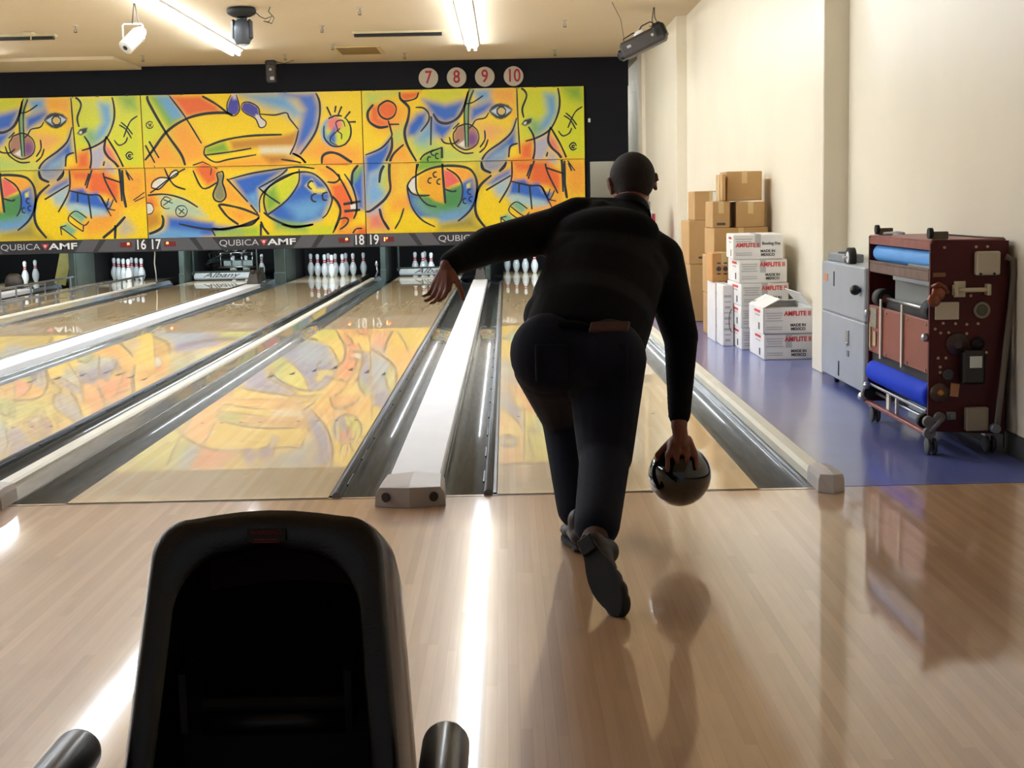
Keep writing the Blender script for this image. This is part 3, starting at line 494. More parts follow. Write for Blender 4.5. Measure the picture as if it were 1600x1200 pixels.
ART_FILL_C=[('b7cf6a',0.12,[(-2.06,2.92),(-1.55,2.91),(-1.79,2.82),(-1.99,2.67),(-2.07,2.65)]),('f6a838',0.12,[(-1.79,2.76),(-1.42,2.69),(-1.44,2.5),(-1.51,2.36),(-1.5,2.05),(-1.74,1.82),(-1.69,2.29),(-1.89,2.33),(-2.0,2.47)]),('ea6c32',0.03,[(-1.6,2.64),(-1.62,2.58),(-1.66,2.54),(-1.71,2.51),(-1.77,2.51),(-1.82,2.54),(-1.86,2.59),(-1.87,2.64),(-1.86,2.7),(-1.82,2.75),(-1.76,2.77),(-1.7,2.77),(-1.65,2.74),(-1.61,2.7),(-1.6,2.64)]),('ea6c32',0.05,[(-1.99,2.71),(-1.87,2.72),(-1.86,2.53),(-1.72,2.46),(-1.69,2.4),(-1.88,2.38),(-2.02,2.47)]),('ea6c32',0.03,[(-1.53,2.9),(-1.21,2.91),(-1.29,2.82),(-1.44,2.77),(-1.51,2.8)]),('3468c4',0.05,[(-2.11,1.94),(-1.85,2.06),(-1.69,2.23),(-1.71,2.01),(-1.86,1.74),(-2.03,1.67),(-2.13,1.16)]),('7fb0dc',0.08,[(-2.05,1.67),(-1.82,1.78),(-1.87,1.51),(-1.74,1.38),(-1.88,1.23),(-2.1,1.11),(-2.12,1.39)]),('b7cf6a',0.08,[(-1.82,1.78),(-1.68,1.98),(-1.73,1.62),(-1.78,1.33),(-1.89,1.49)]),('b7cf6a',0.1,[(-1.67,2.31),(-1.49,2.4),(-1.49,2.17),(-1.66,2.03)]),('f6a838',0.08,[(-1.7,1.98),(-1.5,2.09),(-1.32,1.81),(-1.33,1.61),(-1.45,1.48),(-1.34,1.18),(-1.45,1.1),(-1.73,1.07),(-1.76,1.39)]),('f4c83a',0.1,[(-1.62,1.88),(-1.39,1.79),(-1.44,1.38),(-1.68,1.28)]),('e87f72',0.1,[(-2.09,1.07),(-1.89,1.11),(-1.79,0.81),(-2.1,0.8)]),('b9b4c4',0.07,[(-2.08,1.15),(-1.9,1.19),(-1.89,1.07),(-2.09,1.03)]),('3468c4',0.06,[(-1.45,2.23),(-1.43,2.4),(-1.28,2.57),(-1.12,2.61),(-1.15,2.41),(-1.31,2.22)]),('b7cf6a',0.1,[(-1.41,2.17),(-1.21,2.22),(-1.06,2.08),(-0.94,2.04),(-1.22,1.93),(-1.32,1.89)]),('6fa8d6',0.08,[(-1.25,2.28),(-1.05,2.51),(-1.01,2.2),(-1.14,2.08),(-1.31,2.16)]),('b7cf6a',0.12,[(-1.12,2.16),(-0.78,2.05),(-0.33,1.95),(-0.31,1.85),(-0.87,1.8),(-1.12,1.98)]),('d6d92c',0.08,[(-1.19,2.94),(-0.48,2.95),(-0.6,2.79),(-0.84,2.72),(-1.08,2.78)]),('3468c4',0.06,[(-1.18,2.79),(-0.84,2.7),(-0.54,2.77),(-0.57,2.68),(-0.67,2.48),(-0.85,2.43),(-1.01,2.51),(-1.1,2.65)]),('3468c4',0.06,[(-1.05,2.49),(-0.85,2.41),(-0.67,2.44),(-0.75,2.31),(-0.9,2.17),(-1.03,2.29)]),('6fa8d6',0.07,[(-0.4,2.91),(-0.12,2.94),(-0.13,2.76),(-0.33,2.73)]),('3468c4',0.06,[(-0.45,2.65),(-0.13,2.75),(-0.09,2.69),(-0.21,2.57),(-0.37,2.48),(-0.47,2.36)]),('f6a838',0.09,[(-0.12,2.92),(0.26,2.93),(0.26,2.46),(0.18,2.46),(0.19,2.68),(-0.09,2.76)]),('f7d51c',0.08,[(-0.41,2.4),(-0.17,2.51),(0.18,2.48),(0.18,2.31),(0.02,2.14),(-0.24,2.04),(-0.34,2.24)]),('f0b060',0.08,[(-0.38,2.4),(-0.1,2.39),(0.1,2.31),(-0.1,2.14),(-0.22,2.12)]),('d9c84a',0.06,[(-0.27,2.18),(-0.3,2.08),(-0.37,2.0),(-0.48,1.96),(-0.59,1.96),(-0.69,2.01),(-0.76,2.09),(-0.79,2.19),(-0.76,2.29),(-0.69,2.37),(-0.58,2.42),(-0.47,2.41),(-0.36,2.37),(-0.29,2.28),(-0.27,2.18)]),('b07a62',0.02,[(-0.33,2.2),(-0.35,2.12),(-0.41,2.05),(-0.49,2.02),(-0.58,2.02),(-0.65,2.06),(-0.71,2.13),(-0.72,2.21),(-0.7,2.29),(-0.65,2.36),(-0.57,2.39),(-0.48,2.39),(-0.4,2.35),(-0.35,2.29),(-0.33,2.2)]),('7a4a8a',0.05,[(-0.36,2.16),(-0.37,2.12),(-0.39,2.09),(-0.42,2.07),(-0.46,2.07),(-0.49,2.09),(-0.51,2.12),(-0.52,2.17),(-0.51,2.21),(-0.49,2.24),(-0.46,2.26),(-0.42,2.26),(-0.39,2.24),(-0.37,2.21),(-0.36,2.16)]),('e9e6dc',0.01,[(-0.66,2.09),(-0.54,2.17),(-0.54,2.03)]),('7fa868',0.015,[(-0.42,2.94),(-0.51,2.75),(-0.56,2.54),(-0.56,2.05),(-0.5,2.04),(-0.48,2.48),(-0.45,2.73),(-0.38,2.94)]),('3468c4',0.06,[(0.24,2.42),(0.25,2.05),(0.11,2.0),(0.07,1.84),(-0.23,1.79),(-0.27,1.87),(-0.15,1.98),(0.04,2.12),(0.18,2.25)]),('9ab6c0',0.08,[(-0.11,1.94),(0.11,2.04),(0.07,1.86),(-0.19,1.84)]),('f7d51c',0.02,[(0.27,2.08),(0.16,2.03),(0.12,1.88),(0.3,1.89)]),('d6d92c',0.08,[(0.28,2.93),(0.89,2.94),(0.9,2.55),(0.78,2.32),(0.37,2.11),(0.29,2.15)]),('6fa8d6',0.07,[(0.7,2.84),(0.88,2.82),(0.9,2.55),(0.78,2.33),(0.57,2.2),(0.58,2.34),(0.74,2.55)]),('7fb07a',0.07,[(0.46,2.46),(0.58,2.42),(0.64,2.3),(0.54,2.2),(0.46,2.3)]),('d6d92c',0.08,[(0.91,2.94),(1.34,2.95),(1.32,1.85),(1.03,1.86),(0.8,2.3),(0.92,2.55)]),('7fae3c',0.1,[(0.98,2.94),(1.26,2.95),(1.28,2.72),(1.1,2.76)]),('ea6c32',0.07,[(0.31,2.07),(0.51,2.15),(0.51,1.83),(0.13,1.82),(0.29,1.89)]),('b9b4c4',0.04,[(0.53,2.12),(0.73,2.22),(0.75,2.02),(0.65,1.83),(0.53,1.83)]),('e87f72',0.04,[(0.75,2.26),(0.87,2.1),(0.97,1.86),(0.81,1.98),(0.75,2.06)]),('c8b4b0',0.05,[(0.75,1.98),(0.87,1.9),(0.89,1.76),(0.69,1.77)]),('7fae3c',0.03,[(-1.31,1.69),(-1.26,1.87),(-1.14,1.96),(-0.91,2.04),(-0.91,1.78),(-1.13,1.73)]),('3f6fb8',0.03,[(-1.46,1.48),(-1.4,1.36),(-1.28,1.31),(-1.05,0.99),(-0.81,0.95),(-0.57,1.02),(-0.4,1.26),(-0.4,1.53),(-0.64,1.46),(-0.69,1.14),(-1.05,0.99),(-1.29,0.98),(-1.41,1.12),(-1.46,1.3)]),('6f9a9a',0.05,[(-0.38,1.26),(-0.4,1.18),(-0.43,1.11),(-0.5,1.05),(-0.58,1.0),(-0.67,0.96),(-0.78,0.94),(-0.89,0.93),(-1.0,0.94),(-1.11,0.97),(-1.2,1.01),(-1.28,1.07),(-1.33,1.13),(-1.37,1.2),(-1.38,1.28)]),('5a9a50',0.06,[(-1.3,1.32),(-0.88,1.35),(-0.64,1.34),(-0.69,1.14),(-0.89,1.05),(-1.15,1.11)]),('f2b02a',0.02,[(-1.3,1.47),(-1.27,1.61),(-1.11,1.71),(-0.91,1.73),(-0.9,1.19),(-1.04,1.23),(-1.24,1.37)]),('ee6a60',0.015,[(-0.89,1.72),(-0.77,1.68),(-0.64,1.52),(-0.88,1.41)]),('4f8f50',0.03,[(-0.88,1.4),(-0.62,1.48),(-0.61,1.28),(-0.69,1.14),(-0.88,1.15)]),('f6a838',0.03,[(-0.83,1.75),(-0.57,1.73),(-0.43,1.63),(-0.45,1.57),(-0.6,1.51),(-0.69,1.64)]),('3468c4',0.03,[(-0.6,1.51),(-0.43,1.59),(-0.39,1.48),(-0.4,1.26),(-0.48,1.14),(-0.62,1.26)]),('e6dc50',0.015,[(-0.54,1.48),(-0.48,1.51),(-0.49,1.43),(-0.54,1.42)]),('e9e6dc',0.01,[(-1.46,1.48),(-1.41,1.55),(-1.3,1.64),(-1.34,1.36),(-1.42,1.38)]),('b8a84a',0.1,[(-0.35,1.79),(-0.31,1.65),(-0.23,1.59),(-0.4,1.36),(-0.43,1.65)]),('a09040',0.1,[(-0.98,0.88),(-0.45,1.03),(-0.38,0.86),(-0.22,0.76),(-0.98,0.76)]),('6aa0d0',0.06,[(-0.96,1.04),(-0.66,1.05),(-0.44,1.16),(-0.61,0.95),(-0.97,0.9)]),('e2b02c',0.1,[(-0.31,1.62),(0.17,1.82),(0.15,1.49),(-0.09,1.63),(-0.34,1.44),(-0.38,1.5)]),('3468c4',0.05,[(-0.22,1.48),(-0.09,1.59),(0.15,1.7),(0.15,1.61),(-0.14,1.46)]),('a9c4cc',0.06,[(-0.14,1.44),(0.15,1.61),(0.09,1.29),(-0.07,1.29)]),('8c96b0',0.06,[(-0.3,1.81),(0.08,1.81),(-0.04,1.69),(-0.19,1.66),(-0.28,1.72)]),('ea6c32',0.06,[(0.2,1.82),(0.72,1.81),(0.95,1.61),(0.93,1.27),(0.72,1.42),(0.18,1.51)]),('f6a838',0.06,[(0.19,1.69),(0.47,1.66),(0.44,1.48),(0.18,1.51)]),('f6a838',0.1,[(0.71,1.28),(0.97,1.31),(0.94,1.08),(0.79,0.88),(0.42,0.79),(0.27,0.97),(0.44,1.09)]),('3468c4',0.035,[(0.16,1.51),(0.36,1.54),(0.44,1.46),(0.58,1.48),(0.65,1.34),(0.79,1.32),(0.74,1.16),(0.48,1.21),(0.25,1.29),(0.11,1.29)]),('a9cfd8',0.05,[(0.13,1.31),(0.29,1.29),(0.68,1.2),(0.7,1.12),(0.48,1.11),(0.12,1.21)]),('7fb89a',0.03,[(0.13,1.15),(0.25,1.21),(0.4,1.09),(0.31,1.01)]),('7fb89a',0.03,[(-0.02,0.96),(0.09,1.01),(0.23,0.89),(0.14,0.81)]),('f6a838',0.1,[(1.0,1.81),(1.35,1.8),(1.33,1.31),(1.05,1.27),(1.0,1.47)]),('f7d51c',0.05,[(0.83,0.96),(0.98,1.09),(0.99,0.96),(0.82,0.76)]),('c8b8a0',0.07,[(0.96,1.08),(1.05,1.03),(1.14,0.87),(0.94,0.78),(0.88,0.88)]),('2a3038',0.006,[(-0.17,2.59),(-0.12,2.66),(-0.05,2.7),(0.02,2.71),(0.13,2.68),(0.2,2.61),(0.17,2.55),(0.1,2.49),(0.02,2.46),(-0.06,2.48),(-0.12,2.53)]),('c9d4dc',0.006,[(-0.14,2.59),(-0.03,2.65),(0.09,2.65),(0.18,2.6),(0.1,2.54),(-0.03,2.52)]),('d9b96a',0.006,[(0.09,2.58),(0.08,2.56),(0.07,2.54),(0.04,2.52),(0.01,2.52),(-0.01,2.54),(-0.03,2.56),(-0.04,2.59),(-0.03,2.61),(-0.01,2.63),(0.01,2.65),(0.04,2.65),(0.07,2.63),(0.08,2.61),(0.09,2.58)]),('2a3038',0.006,[(0.33,2.38),(0.38,2.45),(0.5,2.47),(0.48,2.4),(0.39,2.35)]),('e9e6dc',0.005,[(0.36,2.39),(0.39,2.42),(0.41,2.41),(0.4,2.37)])]
ART_LINE_C=[(0.05,[(-2.1,1.96),(-1.85,2.06),(-1.69,2.23),(-1.69,2.33),(-1.73,2.48)]),(0.05,[(-1.6,2.64),(-1.61,2.6),(-1.63,2.56),(-1.66,2.53),(-1.7,2.51),(-1.74,2.5),(-1.78,2.51),(-1.82,2.53),(-1.85,2.56),(-1.87,2.6),(-1.88,2.64),(-1.87,2.69),(-1.85,2.72),(-1.81,2.75),(-1.77,2.77),(-1.73,2.78),(-1.69,2.77),(-1.65,2.75),(-1.62,2.72),(-1.6,2.68),(-1.6,2.64)]),(0.05,[(-1.3,2.67),(-1.18,2.66),(-1.1,2.57),(-1.11,2.45),(-1.23,2.3)]),(0.05,[(-1.06,2.53),(-1.08,2.09)]),(0.075,[(-1.95,2.73),(-2.04,2.61),(-2.02,2.47),(-1.88,2.38),(-1.73,2.39)]),(0.075,[(-1.68,2.23),(-1.69,2.05),(-1.78,1.86),(-1.87,1.7),(-1.9,1.53)]),(0.075,[(-1.5,2.11),(-1.66,1.97),(-1.73,1.82),(-1.74,1.62),(-1.73,1.44),(-1.78,1.33),(-1.87,1.23),(-2.05,1.1),(-2.13,1.09)]),(0.075,[(-1.54,2.91),(-1.53,2.81),(-1.44,2.72),(-1.4,2.65),(-1.42,2.5),(-1.48,2.3),(-1.44,2.09),(-1.29,1.81)]),(0.075,[(-1.03,2.57),(-0.95,2.45),(-0.81,2.42),(-0.65,2.5),(-0.55,2.66),(-0.48,2.89)]),(0.045,[(-1.72,2.42),(-1.56,2.42)]),(0.045,[(-1.52,2.79),(-1.44,2.77),(-1.29,2.81),(-1.25,2.9)]),(0.045,[(-1.53,1.13),(-1.59,0.96),(-1.68,0.81)]),(0.075,[(-1.91,1.13),(-1.87,0.97),(-1.77,0.8)]),(0.05,[(-1.33,1.67),(-1.28,1.81),(-1.18,1.95),(-0.91,2.05)]),(0.05,[(-1.39,1.59),(-1.46,1.48),(-1.45,1.32),(-1.39,1.12),(-1.25,0.94),(-1.05,0.83)]),(0.05,[(-1.47,1.48),(-1.4,1.36),(-1.28,1.32),(-1.12,1.32)]),(0.05,[(-0.85,1.73),(-0.69,1.62),(-0.61,1.46),(-0.62,1.26),(-0.69,1.13)]),(0.05,[(-0.88,1.41),(-0.76,1.37),(-0.7,1.39)]),(0.05,[(-1.31,1.81),(-1.33,1.55),(-1.31,1.36),(-1.18,1.19),(-1.02,1.14)]),(0.07,[(-0.91,2.06),(-0.91,1.72),(-0.88,1.19)]),(0.07,[(-1.39,1.59),(-1.11,1.73),(-0.83,1.77),(-0.55,1.74),(-0.43,1.65),(-0.38,1.49),(-0.4,1.26),(-0.51,1.06),(-0.69,0.91)]),(0.04,[(-1.09,1.51),(-1.1,1.51),(-1.12,1.51),(-1.14,1.53),(-1.14,1.55),(-1.13,1.57),(-1.12,1.58),(-1.1,1.59),(-1.08,1.58)]),(0.04,[(-1.0,1.6),(-1.02,1.6),(-1.04,1.6),(-1.05,1.62),(-1.06,1.64),(-1.05,1.66),(-1.04,1.67),(-1.02,1.68),(-1.0,1.67)]),(0.04,[(-0.95,1.49),(-0.96,1.49),(-0.98,1.49),(-1.0,1.51),(-1.0,1.53),(-0.99,1.55),(-0.98,1.56),(-0.96,1.57),(-0.94,1.56)]),(0.04,[(-1.08,1.84),(-1.1,1.83),(-1.12,1.84),(-1.13,1.85),(-1.14,1.88),(-1.13,1.89),(-1.12,1.91),(-1.1,1.91),(-1.08,1.91)]),(0.04,[(-1.02,1.94),(-1.04,1.93),(-1.06,1.94),(-1.07,1.95),(-1.08,1.97),(-1.07,1.99),(-1.06,2.01),(-1.04,2.01),(-1.02,2.0)]),(0.04,[(-0.96,1.89),(-0.98,1.88),(-1.0,1.89),(-1.01,1.9),(-1.01,1.92),(-1.01,1.94),(-1.0,1.96),(-0.98,1.96),(-0.96,1.95)]),(0.04,[(-0.47,1.33),(-0.49,1.32),(-0.51,1.33),(-0.52,1.34),(-0.53,1.36),(-0.52,1.38),(-0.51,1.4),(-0.49,1.4),(-0.47,1.4)]),(0.04,[(-0.55,1.19),(-0.57,1.18),(-0.59,1.19),(-0.6,1.2),(-0.6,1.22),(-0.6,1.24),(-0.58,1.26),(-0.57,1.26),(-0.55,1.25)]),(0.04,[(-0.46,1.21),(-0.47,1.21),(-0.49,1.22),(-0.5,1.23),(-0.51,1.25),(-0.5,1.27),(-0.49,1.28),(-0.47,1.29),(-0.45,1.28)]),(0.04,[(-0.45,2.95),(-0.52,2.77),(-0.55,2.54),(-0.54,2.05)]),(0.04,[(-0.38,2.94),(-0.47,2.73),(-0.49,2.44),(-0.5,2.05)]),(0.04,[(-0.53,2.71),(-0.41,2.73),(-0.25,2.83)]),(0.04,[(-0.17,2.57),(-0.23,2.49),(-0.37,2.46),(-0.43,2.38),(-0.5,2.32)]),(0.04,[(-0.33,2.2),(-0.34,2.15),(-0.36,2.1),(-0.4,2.06),(-0.45,2.03),(-0.51,2.01),(-0.56,2.01),(-0.61,2.03),(-0.66,2.06),(-0.7,2.1),(-0.72,2.15),(-0.73,2.21),(-0.72,2.27),(-0.69,2.31),(-0.66,2.36),(-0.61,2.38),(-0.55,2.4),(-0.49,2.4),(-0.44,2.38),(-0.4,2.35),(-0.36,2.31),(-0.34,2.26),(-0.33,2.2)]),(0.04,[(-0.63,2.42),(-0.73,2.33)]),(0.045,[(-0.79,2.21),(-0.74,2.07),(-0.58,1.96),(-0.42,1.96)]),(0.045,[(-0.24,2.3),(-0.24,2.16),(-0.32,2.04)]),(0.045,[(-0.19,2.16),(-0.24,2.04),(-0.33,1.96)]),(0.045,[(-0.92,2.19),(-0.86,2.12),(-0.72,2.11),(-0.64,2.17)]),(0.045,[(0.09,2.58),(0.09,2.56),(0.07,2.54),(0.05,2.52),(0.03,2.52),(-0.0,2.52),(-0.02,2.54),(-0.04,2.56),(-0.04,2.59),(-0.04,2.61),(-0.02,2.63),(0.0,2.65),(0.03,2.65),(0.05,2.65),(0.07,2.63),(0.09,2.61),(0.09,2.58)]),(0.04,[(0.27,2.93),(0.28,2.42),(0.3,1.93)]),(0.04,[(1.1,2.46),(1.12,2.45)]),(0.04,[(0.99,2.5),(1.09,2.43),(1.17,2.29)]),(0.04,[(1.02,2.54),(1.11,2.46),(1.19,2.35)]),(0.04,[(1.28,2.63),(1.16,2.54),(1.05,2.31)]),(0.04,[(0.9,2.27),(0.97,2.19),(1.07,2.23),(1.11,2.31)]),(0.04,[(1.18,2.0),(1.17,1.99),(1.15,1.98),(1.13,1.97),(1.1,1.98),(1.09,1.99),(1.08,2.01),(1.07,2.03),(1.08,2.05),(1.1,2.07),(1.12,2.08),(1.14,2.08),(1.16,2.07),(1.17,2.05),(1.18,2.03)]),(0.04,[(1.15,2.02),(1.14,2.01),(1.14,2.01),(1.13,2.0),(1.12,2.01),(1.11,2.01),(1.11,2.02),(1.11,2.03),(1.11,2.03),(1.12,2.04),(1.12,2.04),(1.13,2.04),(1.14,2.04),(1.15,2.04),(1.15,2.03)]),(0.055,[(0.26,2.48),(0.18,2.27),(0.02,2.12),(-0.19,1.98),(-0.29,1.85),(-0.29,1.71),(-0.16,1.64)]),(0.055,[(0.27,2.09),(0.15,2.04),(0.11,1.84),(-0.03,1.67)]),(0.055,[(0.29,2.93),(0.37,2.91),(0.42,2.81),(0.35,2.62),(0.37,2.48)]),(0.055,[(0.44,2.34),(0.52,2.18),(0.52,1.91),(0.4,1.58)]),(0.055,[(0.9,2.95),(0.93,2.74),(0.9,2.53),(0.78,2.3),(0.59,2.18),(0.39,2.12)]),(0.055,[(0.78,2.33),(0.95,2.02),(1.1,1.65)]),(0.07,[(0.78,2.33),(0.74,2.14),(0.79,2.02),(0.91,1.9),(0.95,1.78),(0.96,1.33)]),(0.05,[(0.73,1.95),(0.7,1.71),(0.88,1.31)]),(0.05,[(0.7,1.71),(0.98,1.61)]),(0.05,[(0.17,1.82),(0.15,1.51),(-0.04,1.18)]),(0.05,[(0.15,1.51),(0.44,1.44),(0.62,1.42),(0.72,1.22)]),(0.05,[(0.44,1.44),(0.47,1.07)]),(0.05,[(0.28,1.47),(0.27,1.33)]),(0.05,[(-0.24,1.38),(0.15,1.6)]),(0.05,[(0.52,1.82),(0.42,1.54)]),(0.035,[(0.62,1.42),(0.74,1.22),(0.83,1.36)]),(0.035,[(0.71,1.24),(0.76,1.38)]),(0.035,[(0.72,1.22),(0.85,1.19)]),(0.035,[(0.72,1.22),(0.78,1.1)]),(0.035,[(0.13,1.13),(0.24,1.19),(0.4,1.08)]),(0.035,[(0.13,1.13),(0.12,1.03),(0.33,0.87)]),(0.035,[(0.13,1.13),(0.34,0.97),(0.43,1.03)]),(0.035,[(0.34,0.97),(0.33,0.87)]),(0.035,[(-0.02,0.95),(0.07,0.97)]),(0.035,[(-0.02,0.95),(0.22,0.76)]),(0.035,[(-0.02,0.95),(-0.01,0.82)]),(0.035,[(1.04,1.81),(1.15,1.65)]),(0.075,[(-0.15,1.61),(-0.34,1.44),(-0.41,1.2),(-0.39,0.98),(-0.22,0.75)]),(0.075,[(1.0,1.09),(0.83,0.92),(0.6,0.74)]),(0.075,[(0.84,0.96),(0.82,0.75)]),(0.075,[(0.99,1.81),(0.99,1.47),(1.02,1.23)]),(0.04,[(-0.3,1.81),(-0.26,1.71),(-0.15,1.65)]),(0.04,[(0.08,1.82),(0.06,1.73),(-0.03,1.66)]),(0.03,[(1.14,1.34),(1.32,1.46)]),(0.03,[(1.16,1.32),(1.32,1.39)])]

def catmull(p, n=5):
    if len(p) < 3: return [Vector((a,0,b_)) for a, b_ in p]
    q = [Vector((a,0,b_)) for a, b_ in p]; closed = (q[0]-q[-1]).length < .004
    out = []
    for i in range(len(q)-1):
        p0 = q[i-1] if i > 0 else (q[-2] if closed else q[0]); p1 = q[i]; p2 = q[i+1]
        p3 = q[i+2] if i+2 < len(q) else (q[1] if closed else q[-1])
        for k in range(n):
            t_ = k/n; out.append(.5*((2*p1)+(p2-p0)*t_+(2*p0-5*p1+4*p2-p3)*t_*t_+(3*p1-p0-3*p2+p3)*t_**3))
    out.append(q[-1]); return out
m = bpy.data.materials.new('mural_paint'); m.use_nodes = True; nt = m.node_tree; bs = nt.nodes['Principled BSDF']
at = nt.nodes.new('ShaderNodeAttribute'); at.attribute_name = 'paint'
ns = nt.nodes.new('ShaderNodeTexNoise'); ns.inputs['Scale'].default_value = 55; ns.inputs['Detail'].default_value = 4
g = nt.nodes.new('ShaderNodeNewGeometry'); nt.links.new(g.outputs['Position'], ns.inputs['Vector'])
mr = nt.nodes.new('ShaderNodeMapRange'); mr.inputs[1].default_value=.35; mr.inputs[2].default_value=.65; mr.inputs[3].default_value=.93; mr.inputs[4].default_value=1.04
nt.links.new(ns.outputs[0], mr.inputs[0])
mx = nt.nodes.new('ShaderNodeMix'); mx.data_type='RGBA'; mx.blend_type='MULTIPLY'; mx.inputs[0].default_value=1
nt.links.new(at.outputs['Color'], mx.inputs[6]); nt.links.new(mr.outputs[0], mx.inputs[7]); nt.links.new(mx.outputs[2], bs.inputs['Base Color'])
bs.inputs['Roughness'].default_value = .32; bs.inputs['Specular IOR Level'].default_value = .4
M_mural = m
def mural_half(x0, x1, z0, z1, fills, lines, dx, y, name, parent, origin, curve=0.0):
    st = .0155; nx = int((x1-x0)/st)+1; nz = int((z1-z0)/st)+1
    xs = np.linspace(x0, x1, nx); zs = np.linspace(z0, z1, nz); X, Z = np.meshgrid(xs, zs); P = np.stack([X.ravel()-dx, Z.ravel()], 1)
    col = np.tile(np.array(hx('f8d41c')), (len(P),1))
    for (c, fe, poly) in fills:
        a = np.array(poly); lo = a.min(0)-fe; hi = a.max(0)+fe
        sel = np.where((P[:,0]>lo[0])&(P[:,0]<hi[0])&(P[:,1]>lo[1])&(P[:,1]<hi[1]))[0]
        if len(sel) == 0: continue
        q = P[sel]; ins = np.zeros(len(q), bool); dmin = np.full(len(q), 9.)
        for i in range(len(a)):
            p1 = a[i]; p2 = a[(i+1)%len(a)]
            cnd = (p1[1] > q[:,1]) != (p2[1] > q[:,1])
            with np.errstate(divide='ignore', invalid='ignore'):
                xi = (p2[0]-p1[0])*(q[:,1]-p1[1])/(p2[1]-p1[1]+1e-12)+p1[0]
            ins ^= cnd & (q[:,0] < xi)
            d = p2-p1; L2 = (d**2).sum()+1e-12; t_ = np.clip(((q-p1)@d)/L2, 0, 1)
            dmin = np.minimum(dmin, np.sqrt((((p1+t_[:,None]*d)-q)**2).sum(1)))
        sd = np.where(ins, dmin, -dmin); wgt = np.clip(.5+sd/max(fe*2.7,.012), 0, 1); wgt = wgt*wgt*(3-2*wgt)
        col[sel] = col[sel]*(1-wgt[:,None]) + np.array(hx(c))*wgt[:,None]
    b = MB(); ox, oy, oz = origin
    vs = [(x-ox, y-oy, z-oz) for x, z in zip(X.ravel(), Z.ravel())]
    fs = [(j*nx+i, j*nx+i+1, (j+1)*nx+i+1, (j+1)*nx+i) for j in range(nz-1) for i in range(nx-1)]
    b.add(vs, fs, 0)
    bx_ = MB()
    for w_, pl in lines:
        pts = catmull(pl)
        hw = w_*.58/2; n = len(pts); prev = None
        for i in range(n-1):
            p, q = pts[i], pts[i+1]
            if (q-p).length < 1e-5: continue
            def nrm(k):
                d = pts[min(k+1,n-1)]-pts[max(k-1,0)]; d.normalize(); return Vector((-d.z,0,d.x))
            a0 = nrm(i)*hw*(.55+.45*math.sin(math.pi*min(1,(i+.6)/(n)*1.6 if i < n/2 else (n-i)/n*1.6)) ); a1 = nrm(i+1)*hw*(.55+.45*math.sin(math.pi*min(1,(i+1.6)/(n)*1.6 if i+1 < n/2 else (n-i-1)/n*1.6)))
            quad = [p-a0, q-a1, q+a1, p+a0]
            if all(x0 < v.x+dx < x1 and z0 < v.z < z1 for v in quad):
                b.add([(v.x+dx-ox, y-.002-oy, v.z-oz) for v in quad], [(0,1,2,3)], 1)
    # board edges
    for c_, d_ in ((((x0+x1)/2, y+.011, z0+.004), (x1-x0,.02,.008)), (((x0+x1)/2, y+.011, z1-.004), (x1-x0,.02,.008)), ((x0+.003,y+.011,(z0+z1)/2),(.006,.02,z1-z0)), ((x1-.003,y+.011,(z0+z1)/2),(.006,.02,z1-z0))):
        b.box((c_[0]-ox,c_[1]-oy,c_[2]-oz), d_, mi=1)
    o = b.build(name, [M_mural, M_line], parent, fix=False)
    at = o.data.color_attributes.new('paint', 'FLOAT_COLOR', 'POINT')
    buf = np.ones((len(o.data.vertices),4)); buf[:len(col),:3] = col; at.data.foreach_set('color', buf.ravel())
    return o
def masking(x0, x1, fills, lines, dx, lab, nums, led):
    cx = (x0+x1)/2; org = (cx, YM, .54)
    t = empty('masking_unit', org, 0, lab, 'mural', 'painted masking panels over the pin decks')
    mural_half(x0+.006, x1-.006, 1.835, 2.94, fills, lines, dx, YM-.030, 'upper_mural_panel', t, org)
    mural_half(x0+.006, x1-.006, .745, 1.83, fills, lines, dx, YM, 'lower_mural_panel', t, org)
    b = MB(); hw = (x1-x0)/2
    b.box((0,-.01,.10), (x1-x0-.006,.05,.205), bev=.004)
    for s_ in (-1,1):      # paler slanted blocks with a dark stripe
        for a0, a1, mi in ((.60,.86,1),(.96,1.52,1)):
            k = .10
            b.add([(s_*(a0+k if mi else a0), -.0365, .20), (s_*(a1+k if a1 < 1.4 else a1), -.0365, .20), (s_*(a1-.02), -.0365, .012), (s_*(a0-.04), -.0365, .012)], [(0,1,2,3)], mi)
    sb = b.build('sign_band', [M_band, M_bandl], t)
    text('QUBICA', .135, (-.285,-.040,.105), FACE_CAM, M_letterg, sb, 'lettering', sx=1.24, bold=-.0005)
    text('AMF', .135, (.385,-.040,.105), FACE_CAM, M_letter, sb, 'lettering', sx=1.7, bold=.003)
    h = MB(); h.add([(.045,-.040,.15),(.165,-.040,.15),(.105,-.040,.055)], [(0,1,2)], 0); h.cyl((.105,-.039,.118),(.105,-.043,.118),.020,mi=1); h.cyl((.105,-.042,.118),(.105,-.044,.118),.009,mi=0); h.build('heart_emblem', [M_red, M_letter], sb)
    for (s_, num) in nums:
        text(num, .215, (s_*(hw-.115),-.040,.105), FACE_CAM, M_letter, sb, 'lane_number', sx=.80, bold=.003, ext=.002)
        dsp = MB(); dsp.box((s_*(hw-.345),-.040,.112), (.18,.008,.075), bev=.003); dd = dsp.build('score_display', M_ledoff, sb)
        dd['label'] = 'dim red two-digit display'
        text('16' if led else '8', .07, (s_*(hw-.305),-.046,.112), FACE_CAM, M_led, sb, 'lit_digit', bold=.006)
    return t
X0, X1, X2, X3 = -8.96, -5.54, -2.13, 1.31
masking(X2, X3, ART_FILL_C, ART_LINE_C, 0, 'rightmost painted mural panel, with swirling faces, partly behind the man', ((-1,'19'),(1,'20')), True)
